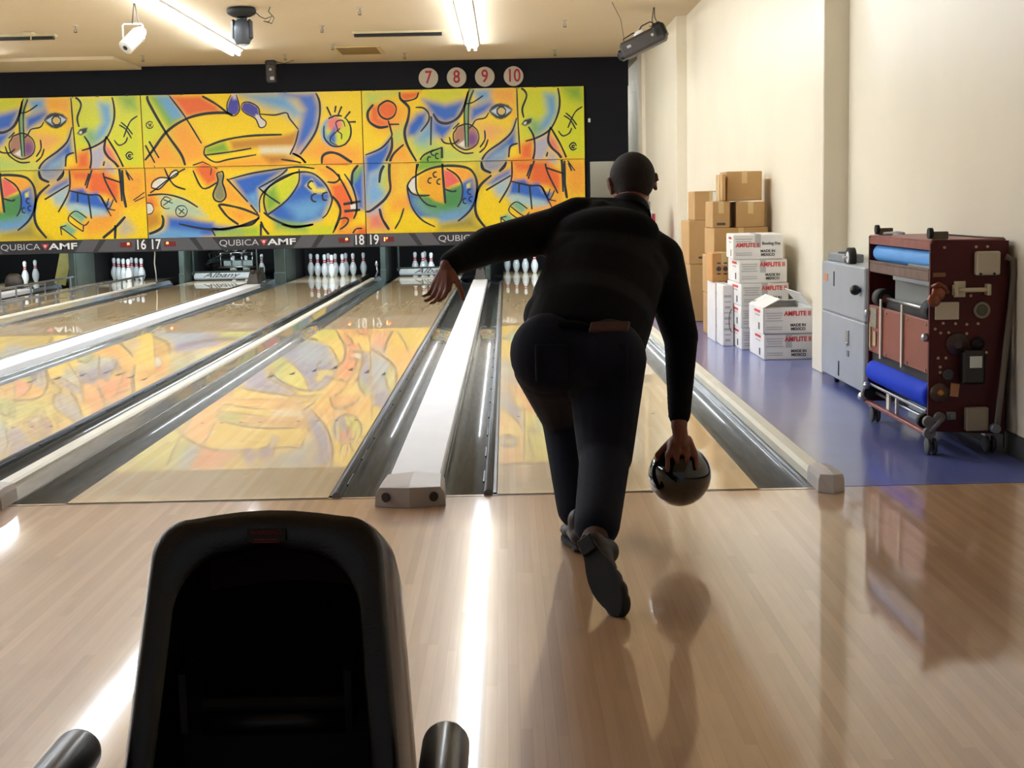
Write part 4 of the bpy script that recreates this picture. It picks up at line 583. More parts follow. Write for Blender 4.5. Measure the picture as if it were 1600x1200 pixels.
masking(X1, X2, ART_FILL_B, ART_LINE_B, 0, 'middle painted mural panel with a blue bowling ball, above numbers 17 and 18', ((-1,'17'),(1,'18')), False)
masking(X0, X1, ART_FILL_C, ART_LINE_C, -6.88, 'leftmost painted mural panel, cut by the left edge of the photo', ((-1,'15'),(1,'16')), False)
# small clips along the top edge
b0 = MB(); b0.box((0,0,0),(.05,.04,.02),bev=.004); o0 = b0.build('mural_clip', M_blackp)
for i, x in enumerate((-1.93,-1.2,-.45,.25,.55,.85,-2.28,-3.3,-4.9,-5.1,-5.75,-6.2)):
    o = o0 if i == 0 else o0.copy()
    if i: C.objects.link(o)
    o.location = (x, YM-.045, 2.945); tag(o, 'small black clip on the mural top edge, number %s counted from the right' % ('six','five','four','three','two','one','seven','eight','nine','ten','eleven','twelve')[i], 'clip', 'clips along the mural top')
b = MB(); b.box((1.385, YM, 2.42),(.035,.04,.06),bev=.006); b.cyl((1.385,YM-.02,2.42),(1.385,YM-.05,2.42),.01); o = b.build('wall_hook', M_white); tag(o,'small white hook on the black wall right of the mural','hook')
# numbered discs
for s_, x in (('7',-1.089),('8',-.654),('9',-.219),('10',.225)):
    b = MB(); b.lathe([(.150,0),(.152,.004),(.150,.016),(.144,.018)], (0,0,0), (0,-1,0), n=40); o = b.build('number_disc', mat('disc_cream','bcb29e',.7)); o.location = (x, YM+.02-.018, 3.096+.02)
    tag(o, 'round cream disc with red numeral %s on the black wall' % {'7':'seven','8':'eight','9':'nine','10':'ten'}[s_], 'number sign', 'numbered discs on the black wall')
    text(s_, .27, (0,-.0195,0), FACE_CAM, mat('disc_red','a01224',.5), o, 'numeral', sx=.82, bold=.004)

# ------------------------------------------------------------------ ceiling things
def fixture(x, y0, lab):
    t = empty('ceiling_light', (x, y0+1.2, CZ), 0, lab, 'ceiling light', 'rows of fluorescent lights over the lanes')
    b = MB(); b.sweep([(-.10,0),(.10,0),(.10,-.02),(.06,-.055),(-.06,-.055),(-.10,-.02)], -1.21, 1.21); b.build('housing', M_fix, t)
    for s_ in (-1,1):
        b = MB(); b.cyl((s_*.045,-1.17,-.078),(s_*.045,1.17,-.078),.016,n=10); b.build('tube', M_tube, t)
        b = MB()
        for e in (-1,1): b.box((s_*.045,e*1.19,-.068),(.035,.025,.05),bev=.004)
        b.build('lamp_holder', M_fix, t)
rn = {-7.17:'far left row', -3.65:'left row', -.36:'row above the wide white capping', -10.6:'row beyond the left edge'}
for x in (-.36, -3.65, -7.17, -10.6):
    for k in range(7):
        if k > {-10.6:3, -.36:4, -3.65:5, -7.17:6}[x]: continue  # nearest fixtures of both left rows are added to brighten the approach
        fixture(x, 14.6-2.44*(k+1)+.02, 'long fluorescent ceiling light, %s in the %s' % (('farthest','second farthest','third farthest','fourth farthest','fifth farthest','second nearest, added out of view,','nearest, added out of view,')[k], rn[x]))
fixture(.70, 18.3, 'unseen fluorescent light added to brighten the service aisle behind the black wall')  # out of view, added because the aisle behind the bulkhead was dark
M_slot = mat('air_slot_black','0c0c0e',.6); M_slotf = mat('air_slot_frame','c4b691',.5)
def slot(x0, x1, y, lab):
    t = empty('air_slot', ((x0+x1)/2,y,CZ), 0, lab, 'air vent'); L_ = x1-x0
    b = MB(); b.box((0,0,-.015),(L_,.13,.03),bev=.003); b.build('frame', M_slotf, t)
    b = MB(); b.box((0,-.01,-.048),(L_-.05,.09,.036),bev=.003); b.build('slot', M_slot, t)
slot(-6.8, -5.50, 12.5, 'long black linear air slot at the far left of the ceiling')
slot(-1.85, -.68, 12.92, 'long black linear air slot in the ceiling above the mural')
b = MB(); b.box((-5.75,12.25,CZ-.02),(.12,.14,.04),bev=.01); b.cyl((-5.75,12.3,CZ-.04),(-5.75,12.3,CZ-.09),.008); o = b.build('junction_box', M_slotf); tag(o,'small cream junction box beside the left air slot','box')
t = empty('ceiling_vent', (-1.98,15.0,CZ), 0, 'square brown ceiling vent just in front of the black wall', 'air vent')
b = MB(); b.box((0,0,-.008),(.66,.98,.016),bev=.003); b.build('frame', mat('vent_frame','c0ac7a',.5), t)
b = MB(); b.box((0,0,-.017),(.56,.86,.006)); b.build('grille', mat('vent_brown','7a5f38',.6,noise=.2,nscale=40), t)
spr = None
for i, (x, y) in enumerate(((-5.03,11.74),(-5.10,15.18),(-2.15,12.22),(.834,12.2),(-3.09,15.4),(-1.37,15.57),(.83,15.56),(-1.53,10.7),(-2.26,14.2))):
    if spr is None:
        spr = empty('sprinkler', (x,y,CZ)); b = MB(); b.lathe([(.035,0),(.035,-.006),(.012,-.01),(.011,-.05)], n=12); b.build('escutcheon', M_steel, spr)
        b = MB(); b.tube([(.011,0,-.045),(.018,0,-.06),(.004,0,-.075)],.003,n=6); b.tube([(-.011,0,-.045),(-.018,0,-.06),(-.004,0,-.075)],.003,n=6); b.lathe([(.004,-.075),(.024,-.078),(.022,-.082)], n=12); b.build('deflector', M_print, spr); o = spr
    else: o = copy_tree(spr)
    o.location = (x,y,CZ); tag(o,'small dark sprinkler head '+('right of the left air slot','behind the white spotlight','between stage light and middle air slot','just left of the effect light','right of the small black speaker','right of the brown vent','right of the tubes, nearest the black wall','nearest the top edge of the frame','just in front of the brown vent')[i],'sprinkler','ceiling sprinklers')
# white projector can
t = empty('projector_lamp', (-3.88,9.9,2.985), 0, 'white cylindrical spotlight hung in a bracket under the ceiling, upper left', 'spotlight')
Md = Vector((-.12,-.16,-.17)).normalized(); c0 = Vector((0,0,0))
b = MB(); b.lathe([(.078,-.14),(.082,-.13),(.082,.10),(.07,.12),(.05,.17)], c0, -Md, n=28); b.build('body', M_white, t)
b = MB(); b.lathe([(.083,.0),(.083,.004),(.03,.006)], c0+Md*.137, Md, n=28); b.build('front_plate', mat('lamp_front','d8d6cc',.4), t)
b = MB(); b.lathe([(.026,0),(.026,.01),(.018,.012)], c0+Md*.142, Md, n=20); b.build('lens', M_blackp, t)
b = MB(); b.tube([(-.10,-.03,-.02),(-.105,0,.15),(-.09,0,.165),(.09,.02,.165),(.105,.02,.15),(.10,.03,-.02)], .009, n=6); b.build('yoke', M_white, t)
b = MB(); b.cyl((.0,0,.165),(0.03,.0,.395),.006); b.tube([(.03,.02,.395),(.05,.05,.2),(.09,.08,.08)], .005, n=6); b.build('cable', M_print, t)
# moving-head projector
t = empty('moving_head_light', (-2.82,10.5,CZ), 0, 'dark moving-head stage light on a round black ceiling plate', 'stage light')
b = MB(); b.lathe([(.10,0),(.15,-.01),(.165,-.03),(.155,-.07),(.10,-.10),(.07,-.105)], n=28); b.build('ceiling_plate', M_blackr, t)
b = MB(); b.lathe([(.045,-.10),(.06,-.12),(.05,-.15)], n=20); b.build('swivel', M_blackp, t)
b = MB(); b.rings([[(math.cos(a)*rx_, math.sin(a)*ry_, z) for a in [2*math.pi*k/20 for k in range(20)]] for z, rx_, ry_ in ((-.13,.05,.05),(-.16,.085,.08),(-.22,.10,.09),(-.34,.10,.085),(-.40,.075,.06))], cap0=True, cap1=True); b.build('head', mat('stage_light_grey','4a5058',.4,noise=.2,nscale=8), t)
for s_ in (-1,1):
    b = MB(); b.box((s_*.09,0,-.24),(.05,.10,.22),bev=.02); b.build('yoke_arm', M_blackp, t)
b = MB(); b.lathe([(.05,0),(.045,-.02),(.02,-.025)], (0,0,-.395), n=18); b.build('lens', mat('lens_pale','c9d4d8',.2), t)
b = MB(); b.tube([(.14,0,-.04),(.20,.0,-.10),(.26,0,-.13),(.34,0,-.10),(.30,0,-.16),(.24,0,-.15),(.33,.0,-.18),(.36,0,-.12),(.30,0,-.05),(.32,0,0)], .006, n=6); b.build('cable', M_print, t)
# small black speaker near the black wall
t = empty('ceiling_speaker', (-3.43,16.2,CZ), 0, 'small black speaker hanging in front of the black wall', 'speaker')
b = MB(); b.box((0,.0,-.19),(.15,.14,.26),bev=.015); b.box((0,0,-.04),(.16,.16,.08),bev=.02); b.build('cabinet', M_brown, t)
b = MB(); b.cyl((0,-.07,-.14),(0,-.08,-.14),.02); b.box((.02,-.075,-.27),(.06,.01,.05),bev=.004); b.build('badge', M_printg, t)
b = MB(); b.tube([(.08,0,-.02),(.2,0,-.05),(.35,0,-.0)], .005, n=6); b.build('cable', M_print, t)
# black lighting effect in the right corner
t = empty('effect_light', (1.70,11.2,2.99), 0, 'black effect light with white lamp cover hung in the right ceiling corner', 'stage light')
rm = rotm('Z', -14) @ rotm('Y', -24)
def q(v): return tuple(rm @ (Vector(v)*1.35))
b = MB(); b.box(q((0,0,0)), (.54,.22,.19), rot=rm, bev=.03); b.build('housing', M_brown, t)
b = MB(); b.box(q((-.20,0,-.02)), (.13,.16,.12), rot=rm, bev=.03); b.build('front_cowl', M_blackp, t)
b = MB(); b.box(q((.16,0,.02)), (.16,.22,.20), rot=rm, bev=.04); b.build('rear_cowl', M_blackp, t)
b = MB(); b.sphere(q((.0,-.01,.075)), (.075,.05,.045), M=rm); b.build('lamp_cover', M_white, t)
b = MB(); b.box(q((-.12,-.085,.01)), (.05,.004,.03), rot=rm); b.box(q((.1,-.085,.01)), (.03,.004,.03), rot=rm); b.build('sticker', M_printg, t)
b = MB(); b.tube([q((-.15,0,.05)), q((-.15,0,.10)), q((-.05,0,.11)), q((0,0,.07))], .008, n=6); b.tube([q((-.02,0,.09)), q((.04,0,.13)), q((.12,0,.13)), q((.16,0,.08))], .008, n=6); b.build('bracket', M_blackp, t)
b = MB(); b.tube([q((.10,0,.1)), (.12,0,.16),(.10,0,.24),(.12,0,.39)], .006, n=6); b.tube([q((.12,0,.1)),(.17,0,.2),(.13,0,.28),(.13,0,.39)], .006, n=6); b.tube([q((-.14,0,.1)),(-.28,-.2,.24),(-.40,-.5,.39)], .0035, n=6); b.build('cable', M_print, t)
# ------------------------------------------------------------------ cartons along the wall
def carton(c, d, m, lab, grp, rz=0, front=None, opened=False, tape_front=True, big=False):
    t = empty('cardboard_box', (c[0], c[1], c[2]), R(rz), lab, 'box', grp)
    x, y, z = d; b = MB()
    if not opened:
        b.box((0,0,z/2), d, bev=.006)
    else:
        w_ = .005
        b.box((0,0,w_/2+.001),(x,y,w_),bev=.001)
        for s_ in (-1,1):
            b.box((s_*(x/2-w_/2),0,z/2),(w_,y,z),bev=.001); b.box((0,s_*(y/2-w_/2),z/2),(x,w_,z),bev=.001)
    b.build('carton', m, t)
    if opened:
        b = MB()
        for s_, a in ((-1,62),(1,-40)):
            rm_ = rotm('Y', a); b.box(Vector((s_*x/2,0,z))+rm_@Vector((0,0,.07)), (.005,y*.96,.14), rot=rm_)
        rm_ = rotm('X', 75); b.box(Vector((0,y/2,z))+rm_@Vector((0,0,.05)), (x*.9,.005,.10), rot=rm_)
        b.build('flap', m, t)
        b = MB(); b.box((0,0,z-.05),(x-.03,y-.03,.04),bev=.01); b.build('inner_tray', M_white, t)
    else:
        b = MB(); b.box((0,0,z+.0005),(.045,y+.001,.0015)); 
        if tape_front: b.box((0,-y/2-.0006,z-.05),(.045,.0012,.10))
        b.build('tape', M_tape if m is not M_wcard else M_printg, t)
        b = MB(); b.box((0,0,z+.0016),(.003,y,.001)); b.build('flap_seam', M_print, t)
    if front == 'white':
        f = -y/2-.0012
        if big:
            text('AMFLITE II', .044, (-x*.44,f,z-.082), FACE_CAM, M_red, t, 'red_lettering', align='LEFT', sx=.9, bold=.0015)
            text('Bowling Pins', .034, (x*.45,f,z-.070), FACE_CAM, M_print, t, 'dark_lettering', align='RIGHT', sx=.8, bold=.0005)
        else: text('AMFLITE II', .046, (x*.455,f,z-.040), FACE_CAM, M_red, t, 'red_lettering', align='RIGHT', sx=.92, bold=.0015)
        text('MADE IN\nMEXICO', .028, (x*.20,f,.048), FACE_CAM, M_print, t, 'dark_lettering', sx=1.0, bold=.001)
        p = MB()
        for k in range(4): p.box((-x*.28,f,z-.035-k*.018),(x*(.34-.03*(k%3)),.001,.007))
        for k in range(2): p.box((-x*.28,f,.05-k*.016),(x*.32,.001,.006))
        p.build('fine_print', M_printg, t)
        p = MB(); p.box((-x/2-.001,-y*.1,z-.03),(.0015,y*.4,.018)); p.build('side_red_print', M_red, t)
        p = MB(); p.box((-x/2-.001,-y*.1,z*.68),(.0015,y*.3,.012)); p.build('side_fine_print', M_printg, t)
        p = MB(); p.box((-x/2-.001,-y*.22,.048),(.0015,.045,.05)); p.build('hand_hole', M_blackp, t)
    if front == 'mark':
        p = MB(); p.box((0,-y/2-.001,z*.15),(x*.5,.0015,.02)); p.build('printed_mark', M_print, t)
    if front == 'mark2':
        for k in (-.22,.05):
            p = MB(); p.cyl((x*k,-y/2,z*.45),(x*k,-y/2-.0015,z*.45),.02); p.box((x*k,-y/2-.001,z*.65),(.03,.0015,.012)); p.box((x*k,-y/2-.001,z*.28),(.03,.0015,.012)); p.build('printed_mark', M_print, t)
        p = MB(); p.box((x*.28,-y/2-.001,z*.5),(.035,.0015,.12)); p.build('paper_label', M_white, t)
    return t
gw = 'white printed pin cartons stacked by the wall'
zz = 0
carton((2.085,4.90,0), (.36,.60,.188), M_wcard, 'white printed carton, lowest one of the near stack', gw, front='white')
carton((2.078,4.89,.189), (.36,.60,.185), M_wcard, 'open-topped white printed carton on top of the near stack', gw, front='white', opened=True)
ords = ('lowest','second from the bottom','third from the bottom','second from the top','topmost')
for k in range(5):
    dx = (0, .0, .0, .0, -.02)[k]; h_ = (.168,.168,.175,.180,.190)[k]
    carton((2.045+dx-.004*k, 5.62, zz), (.37 if k < 4 else .38,.60,h_), M_wcard, 'white printed carton, %s of the tall white stack' % ords[k], gw, rz=(0,0,1,-1,-4)[k], front='white', big=(k == 4))
    zz += h_+.002
gb = 'brown cardboard boxes stacked by the wall'
def tallbox(c, d, lab, kind):
    t = empty('cardboard_box', c, 0, lab, 'box', 'slim white cartons standing upright'); x,y,z = d
    b = MB(); b.box((0,0,z/2), d, bev=.005); b.build('carton', M_wcard, t)
    p = MB()
    for k in range(9): p.box((-x*.05,-y/2-.001,z*(.1+.09*k)),(x*(.5+.2*(k%3)/2),.0012,.010 if k%2 else .02))
    p.build('fine_print', M_printg, t)
    p = MB()
    if kind: 
        n = 18; cx_, cz_ = x*.36, z*.42
        p.tube([(cx_+.0-.04*math.cos(a)*.6, -y/2-.001, cz_+.09*math.sin(a)) for a in [math.pi*(-.5+i/n) for i in range(n+1)]], .003, n=5)
    else: p.box((0,-y/2-.001,z*.3),(x*.25,.0012,.09))
    p.build('printed_drawing', M_print, t)
    p = MB(); p.box((0,0,z+.0008),(x*.3,y,.0015)); p.build('tape', M_printg, t)
tallbox((1.800,6.21,0), (.09,.44,.49), 'slim white carton standing upright, the farther of the two', 0)
tallbox((1.808,5.80,0), (.085,.34,.485), 'slim white carton standing upright with a curved line drawing, the nearer of the two', 1)
carton((1.835,6.16,.492), (.20,.30,.235), M_cardo, 'orange-brown cardboard box resting on the two slim white cartons', gb, front='mark2')
carton((2.02,6.68,0), (.46,.52,.36), M_card, 'brown cardboard box on the floor at the base of the near brown stack', gb)
carton((2.02,6.67,.361), (.47,.54,.328), M_card, 'brown cardboard box, second from the floor in the near brown stack', gb)
carton((2.03,6.64,.69), (.455,.56,.232), M_card, 'wide brown cardboard box above the orange one, carrying two smaller boxes', gb)
carton((1.865,6.58,.923), (.145,.42,.222), M_card, 'small brown cardboard box, left of the two on the wide box', gb, front='mark')
carton((2.115,6.60,.923), (.24,.44,.215), M_card, 'square brown cardboard box, right of the two on the wide box', gb)
carton((2.07,6.62,1.147), (.295,.40,.245), M_card, 'brown cardboard box at the very top of the near brown stack', gb)
b = MB(); b.box((1.885,6.52,1.15+.11), (.03,.34,.22), bev=.003); b.box((1.868,6.52,1.26),(.002,.10,.22),mi=1); o = b.build('cardboard_box', [M_card, M_tape]); tag(o, 'flat brown box standing on edge beside the topmost brown box', 'box', gb)
carton((1.99,8.28,0), (.36,.60,.55), M_card, 'tall brown cardboard box on the floor in the far stack', gb)
carton((1.985,8.28,.552), (.37,.60,.415), M_card, 'brown cardboard box in the middle of the far stack', gb, front='mark')
carton((2.02,8.22,.968), (.33,.46,.275), M_card, 'brown cardboard box with an open flap on top of the far stack', gb)
b = MB(); b.box((2.06,7.984,1.19),(.06,.004,.09),bev=.001); o = b.build('paper_label', M_white); tag(o, 'white paper label on the topmost box of the far stack', 'label')

# ------------------------------------------------------------------ grey lane machine standing upright by the pilaster
M_sil = mat('grey_hammered_metal', 'a9afb6', .42, metal=.25, noise=.06, nscale=5)
M_sild = mat('grey_metal_dark', '80868c', .45, metal=.25, noise=.08)
t = empty('lane_machine', (2.18, 2.97, 0), 0, 'grey metal lane machine stood on end between pilaster and maroon machine', 'machine')
b = MB(); b.box((0,0,.245),(.20,1.08,.40),bev=.008); b.build('lower_cover', M_sil, t)
b = MB(); b.box((0,0,.605),(.20,1.08,.31),bev=.008); b.build('upper_cover', M_sil, t)
b = MB(); b.box((.0,0,.447),(.19,1.07,.012)); b.build('seam', M_sild, t)
b = MB(); b.box((-.102,.42,.66),(.003,.10,.045)); b.build('orange_label', mat('orange_label','c98a60',.5), t)
b = MB(); b.box((-.102,.20,.66),(.004,.012,.09)); b.box((-.102,.06,.12),(.004,.012,.09)); b.build('latch_slot', M_blackp, t)
b = MB(); b.box((-.104,-.17,.33),(.008,.05,.09),bev=.002); b.box((-.108,-.17,.29),(.012,.03,.02),bev=.003); b.build('catch', M_steel, t)
b = MB(); b.box((-.103,-.17,.235),(.004,.05,.035)); b.build('name_plate', M_sild, t)
b = MB(); b.box((0,.33,.785),(.12,.44,.05),bev=.005); b.box((0,.38,.79),(.10,.10,.06),bev=.005); b.build('top_bracket', M_sild, t)
for nm, y_ in (('transport_wheel',-.02),):
    b = MB(); b.cyl((-.07,y_,.80),(-.03,y_,.80),.058,n=24); w_ = b.build(nm, M_blackr, t)
    h_ = MB(); h_.cyl((-.073,y_,.80),(-.068,y_,.80),.034,n=20); h_.cyl((-.10,y_,.80),(-.07,y_,.80),.008); h_.build('hub', M_white, w_)
b = MB(); b.sphere((-.13,-.45,.63),(.03,.03,.03)); b.cyl((-.13,-.45,.63),(-.09,-.45,.63),.01); b.build('knob', M_blackp, t)
for y_ in (-.42,.34):
    b = MB(); b.cyl((-.06,y_,.024),(-.035,y_,.024),.024,n=18); b.box((-.05,y_,.045),(.04,.03,.03)); b.build('caster', M_blackr, t)

# ------------------------------------------------------------------ maroon lane-cleaning machine
M_mar = mat('maroon_enamel', '4a0c13', .5, spec=.3, noise=.12, nscale=6)
M_marl = mat('worn_red_enamel', '8e4a42', .45, noise=.25, nscale=12)
M_rb = mat('red_brown_panel', '8c4636', .45, noise=.08, nscale=4)
M_ink = mat('machine_interior', '141213', .6)
X0_, X1_, Y0_, Y1_ = 1.93, 2.275, .68, 1.755
t = empty('lane_cleaning_machine', (X0_, Y0_, 0), 0, 'maroon lane-cleaning machine stood on end with light and dark blue rollers', 'machine')
# local frame: x 0..0.345 to the wall, y 0..1.075 away from the camera, z up
b = MB(); b.add([(0,0,.11),(.345,0,.09),(.345,0,.955),(.02,0,.963),(0,0,.945)],[(0,1,2,3,4)]); b.add([(0,.018,.11),(.345,.018,.09),(.345,.018,.955),(.02,.018,.963),(0,.018,.945)],[(4,3,2,1,0)])
b.add([(0,0,.11),(.345,0,.09),(.345,0,.955),(.02,0,.963),(0,0,.945),(0,.018,.11),(.345,.018,.09),(.345,.018,.955),(.02,.018,.963),(0,.018,.945)],[(0,5,6,1),(1,6,7,2),(2,7,8,3),(3,8,9,4),(4,9,5,0)]); b.build('near_side_plate', M_mar, t)
b = MB(); b.box((.172,1.066,.53),(.345,.018,.86),bev=.004); b.build('far_side_plate', M_mar, t)
b = MB(); b.box((.335,.54,.53),(.018,1.05,.85)); b.box((.20,.54,.50),(.02,1.04,.80)); b.build('back_plate', M_ink, t)
b = MB(); b.box((.17,.54,.958),(.33,1.06,.012),bev=.002); b.box((.012,.54,.935),(.022,1.05,.035),bev=.003); b.build('top_cover', M_marl, t)
b = MB(); b.lathe([(.02,.02),(.045,.022),(.047,.05),(.047,1.02),(.045,1.05),(.02,1.052)], (.062,0,.872), (0,1,0), n=24); b.build('light_blue_roller', mat('light_blue_roller','5aa6f2',.6,noise=.05), t)
b = MB(); b.box((.018,.54,.80),(.035,1.03,.050),bev=.006); b.box((.006,.54,.83),(.012,1.03,.010)); b.build('squeegee_rail', mat('worn_rail','7a6058',.4,metal=.3,noise=.35,nscale=14), t)
b = MB(); b.box((.015,.33,.770),(.02,.60,.03),bev=.004); b.box((.015,.2,.838),(.02,.35,.015),bev=.003); b.build('drip_tray', M_sild, t)
b = MB(); b.box((.07,.42,.700),(.01,.76,.11)); b.build('grey_back_panel', mat('dull_grey_sheet','777a78',.6), t)
for k, y_ in enumerate((.08,.93)):
    b = MB(); b.cyl((.045,y_-.05,.645),(.045,y_+.06,.645),.048,n=24); w_ = b.build('drive_wheel', M_blackr, t)
    h_ = MB(); h_.cyl((.045,y_-.056,.645),(.045,y_-.05,.645),.022,n=16); h_.build('hub', M_marl, w_)
b = MB(); b.cyl((.045,.14,.645),(.045,.87,.645),.010); b.build('axle', M_steel, t)
b = MB(); b.box((.05,.54,.61),(.02,1.03,.07)); b.build('dark_cross_band', M_ink, t)
b = MB(); b.box((.012,.54,.485),(.02,1.035,.24),bev=.003)
b.build('front_panel', M_rb, t)
for y_ in (.05,.35,.72,1.0):
    for z_ in (.38,.585): b = MB(); b.cyl((.002,y_,z_),(-.003,y_,z_),.006,n=8); b.build('screw', M_steel, t)
for y_ in (.42,.80):
    b = MB(); b.box((-.006,y_,.50),(.008,.022,.30),bev=.002); b.build('white_strap', M_capc, t)
b = MB(); b.box((-.001,.955,.545),(.004,.12,.10)); b.build('worn_label', mat('worn_label','8f8a78',.5,noise=.3,nscale=60), t)
b = MB(); b.box((-.002,.93,.44),(.004,.05,.075)); b.box((-.002,1.02,.45),(.004,.02,.13)); b.build('yellowed_label', mat('yellowed_label','b8ab84',.5), t)
b = MB(); b.box((.04,.54,.335),(.04,1.03,.05)); b.build('black_seal', M_blackr, t)
b = MB(); b.lathe([(.03,.02),(.060,.022),(.062,.06),(.062,1.01),(.060,1.05),(.03,1.052)], (.045,0,.262), (0,1,0), n=28); b.build('dark_blue_roller', mat('dark_blue_roller','0038c8',.7,spec=.2,noise=.06), t)
b = MB(); b.box((.0,.54,.196),(.012,1.03,.012),bev=.002); b.build('chrome_strip', M_steel, t)
b = MB(); b.box((.10,.54,.15),(.02,1.03,.09)); b.build('lower_back', M_ink, t)
b = MB(); b.cyl((.03,.06,.15),(.03,1.0,.15),.008); b.build('squeegee_rod', M_steel, t)
b = MB(); b.box((.012,.55,.15),(.012,.02,.085)); b.build('upright_bracket', M_capc, t)
b = MB(); b.box((.012,.70,.15),(.010,.05,.085)); b.build('upright_bracket', M_capc, t)
b = MB(); b.box((.05,.26,.15),(.02,.38,.08)); b.build('clear_tank', mat('pale_tank','8fa0a8',.2), t)
for y_ in (.05,1.02):
    b = MB(); b.cyl((.0,y_-.02,.15),(.0,y_+.02,.15),.034,n=18); b.build('end_roller', M_blackr, t)
b = MB(); b.box((.0,.54,.098),(.028,1.07,.018),bev=.003); b.build('bottom_red_rail', M_marl, t)
# casters
for k, (x_, y_) in enumerate(((.02,.03),(.02,1.0),(.29,.05),(.29,1.0))):
    b = MB(); b.box((x_,y_,.085),(.05,.05,.012)); b.box((x_,y_,.07),(.012,.03,.03)); c_ = b.build('caster_fork', M_steel, t)
    for s_ in (-1,1):
        h_ = MB(); h_.lathe([(.012,0),(.036,.001),(.040,.004),(.040,.012),(.036,.016),(.012,.017)], (x_+s_*.014-.008,y_-.01,.0405), (1,0,0), n=20); h_.build('caster_wheel', mat('grey_rubber','3c3c40',.6), c_)
# things on the near side plate (y = 0 faces the camera)
b = MB(); b.box((.245,-.02,.858),(.105,.04,.105),bev=.006); o_ = b.build('control_box', mat('beige_plastic','c4baa4',.5), t)
h_ = MB(); h_.cyl((.21,-.04,.812),(.21,-.043,.812),.006,n=10); h_.cyl((.27,-.04,.812),(.27,-.043,.812),.006,n=10); h_.build('screw', M_blackp, o_)
b = MB(); b.cyl((.10,-.03,.742),(.25,-.03,.742),.010); b.box((.105,-.02,.742),(.014,.05,.045)); b.box((.25,-.02,.742),(.016,.05,.05),bev=.003); b.box((.13,-.004,.745),(.05,.008,.07)); b.build('handle_bar', mat('cream_handle','cfc3a2',.45), t)
b = MB(); b.sphere((.03,-.03,.735),(.032,.02,.035)); b.sphere((.01,-.03,.70),(.03,.02,.03)); b.tube([(.0,-.03,.76),(.02,-.06,.775),(.05,-.05,.76),(.07,-.03,.73)],.008,n=8); b.build('pulley', mat('copper_brown','8a4e36',.35,metal=.5,noise=.2), t)
b = MB(); b.box((.075,-.006,.65),(.105,.012,.078),bev=.002); b.build('beige_plate', mat('beige_plastic','c4baa4',.5), t)
b = MB(); b.lathe([(.036,0),(.038,.006),(.036,.014),(.026,.015),(.025,.008)], (.23,0,.65), (0,-1,0), n=26); o_ = b.build('dial', mat('dial_ring','8a8570',.5), t)
h_ = MB(); h_.lathe([(.024,.008),(.022,.012)], (.23,0,.65), (0,-1,0), n=20); h_.box((.23,-.014,.65),(.036,.004,.006)); h_.build('dial_face', mat('dial_face','5a5a48',.5), o_)
for x_, z_ in ((.06,.595),(.115,.592),(.165,.588),(.215,.59),(.025,.57),(.05,.552),(.04,.44),(.075,.44),(.05,.40),(.05,.375),(.255,.46),(.165,.547),(.085,.553),(.25,.93),(.06,.93),(.2,.93),(.18,.715)): 
    b = MB(); b.cyl((x_,0,z_),(x_,-.006,z_),.0065,n=10); b.build('bolt', mat('dull_bolt','b0906c',.35,metal=.6), t)
b = MB(); b.box((.04,-.002,.81),(.055,.004,.018)); b.build('small_label', mat('label_tan','8a5c3a',.5), t)
b = MB(); b.lathe([(.050,0),(.052,.006),(.048,.012),(.02,.013),(.018,.02)], (.125,0,.50), (0,-1,0), n=28); b.build('dark_wheel', mat('dark_wheel_paint','3e2a26',.4,noise=.15), t)
b = MB(); b.lathe([(.03,0),(.03,.01),(.01,.02)], (.215,0,.50), (0,-1,0), n=20); b.build('dark_cap', M_blackr, t)
b = MB(); b.box((.185,-.03,.40),(.10,.06,.15),bev=.01); o_ = b.build('motor_housing', M_blackp, t)
h_ = MB(); h_.box((.19,-.062,.425),(.055,.004,.052),bev=.001); h_.build('chrome_plate', M_steel, o_)
b = MB(); b.box((.19,-.012,.332),(.075,.02,.012)); b.build('brass_bar', mat('brass_bar','b08a60',.35,metal=.7), t)
b = MB(); b.lathe([(.012,0),(.026,.001),(.026,.02),(.014,.022)], (.085,0,.365), (0,-1,0), n=22); b.build('roller_end', mat('grey_rubber','3c3c40',.6), t)
b = MB(); b.lathe([(.010,0),(.045,.001),(.043,.014),(.016,.018),(.010,.02)], (.05,0,.285), (0,-1,0), n=24); b.build('belt_wheel', mat('brown_wheel','4a3426',.4), t)
b = MB(); b.lathe([(.014,.018),(.016,.024),(.008,.025)], (.05,0,.285), (0,-1,0), n=18); b.build('brass_bush', mat('brass','b07840',.3,metal=.9), t)
b = MB(); b.box((.115,-.006,.295),(.04,.01,.06),rot=rotm('Y',6),bev=.002); b.build('orange_tag', mat('orange_tag','c08458',.5), t)
b = MB(); b.box((.21,-.02,.165),(.10,.04,.105),bev=.004); b.build('beige_side_box', mat('beige_box','a0937c',.5), t)
b = MB(); b.box((.10,-.01,.18),(.04,.02,.035),bev=.003); b.cyl((.10,-.02,.18),(.10,-.03,.18),.01); b.build('latch', mat('dull_grey_sheet','777a78',.6), t)
b = MB(); b.cyl((.0,-.03,.155),(.0,.0,.155),.026,n=20); b.cyl((.045,-.035,.175),(.045,-.005,.175),.024,n=20); b.cyl((-.0,-.035,.105),(-.0,-.005,.105),.026,n=20); b.tube([(.0,-.03,.11),(.03,-.05,.15),(.06,-.03,.18)],.010,n=8); b.build('guide_roller', mat('roller_grey','6e6a68',.4), t)
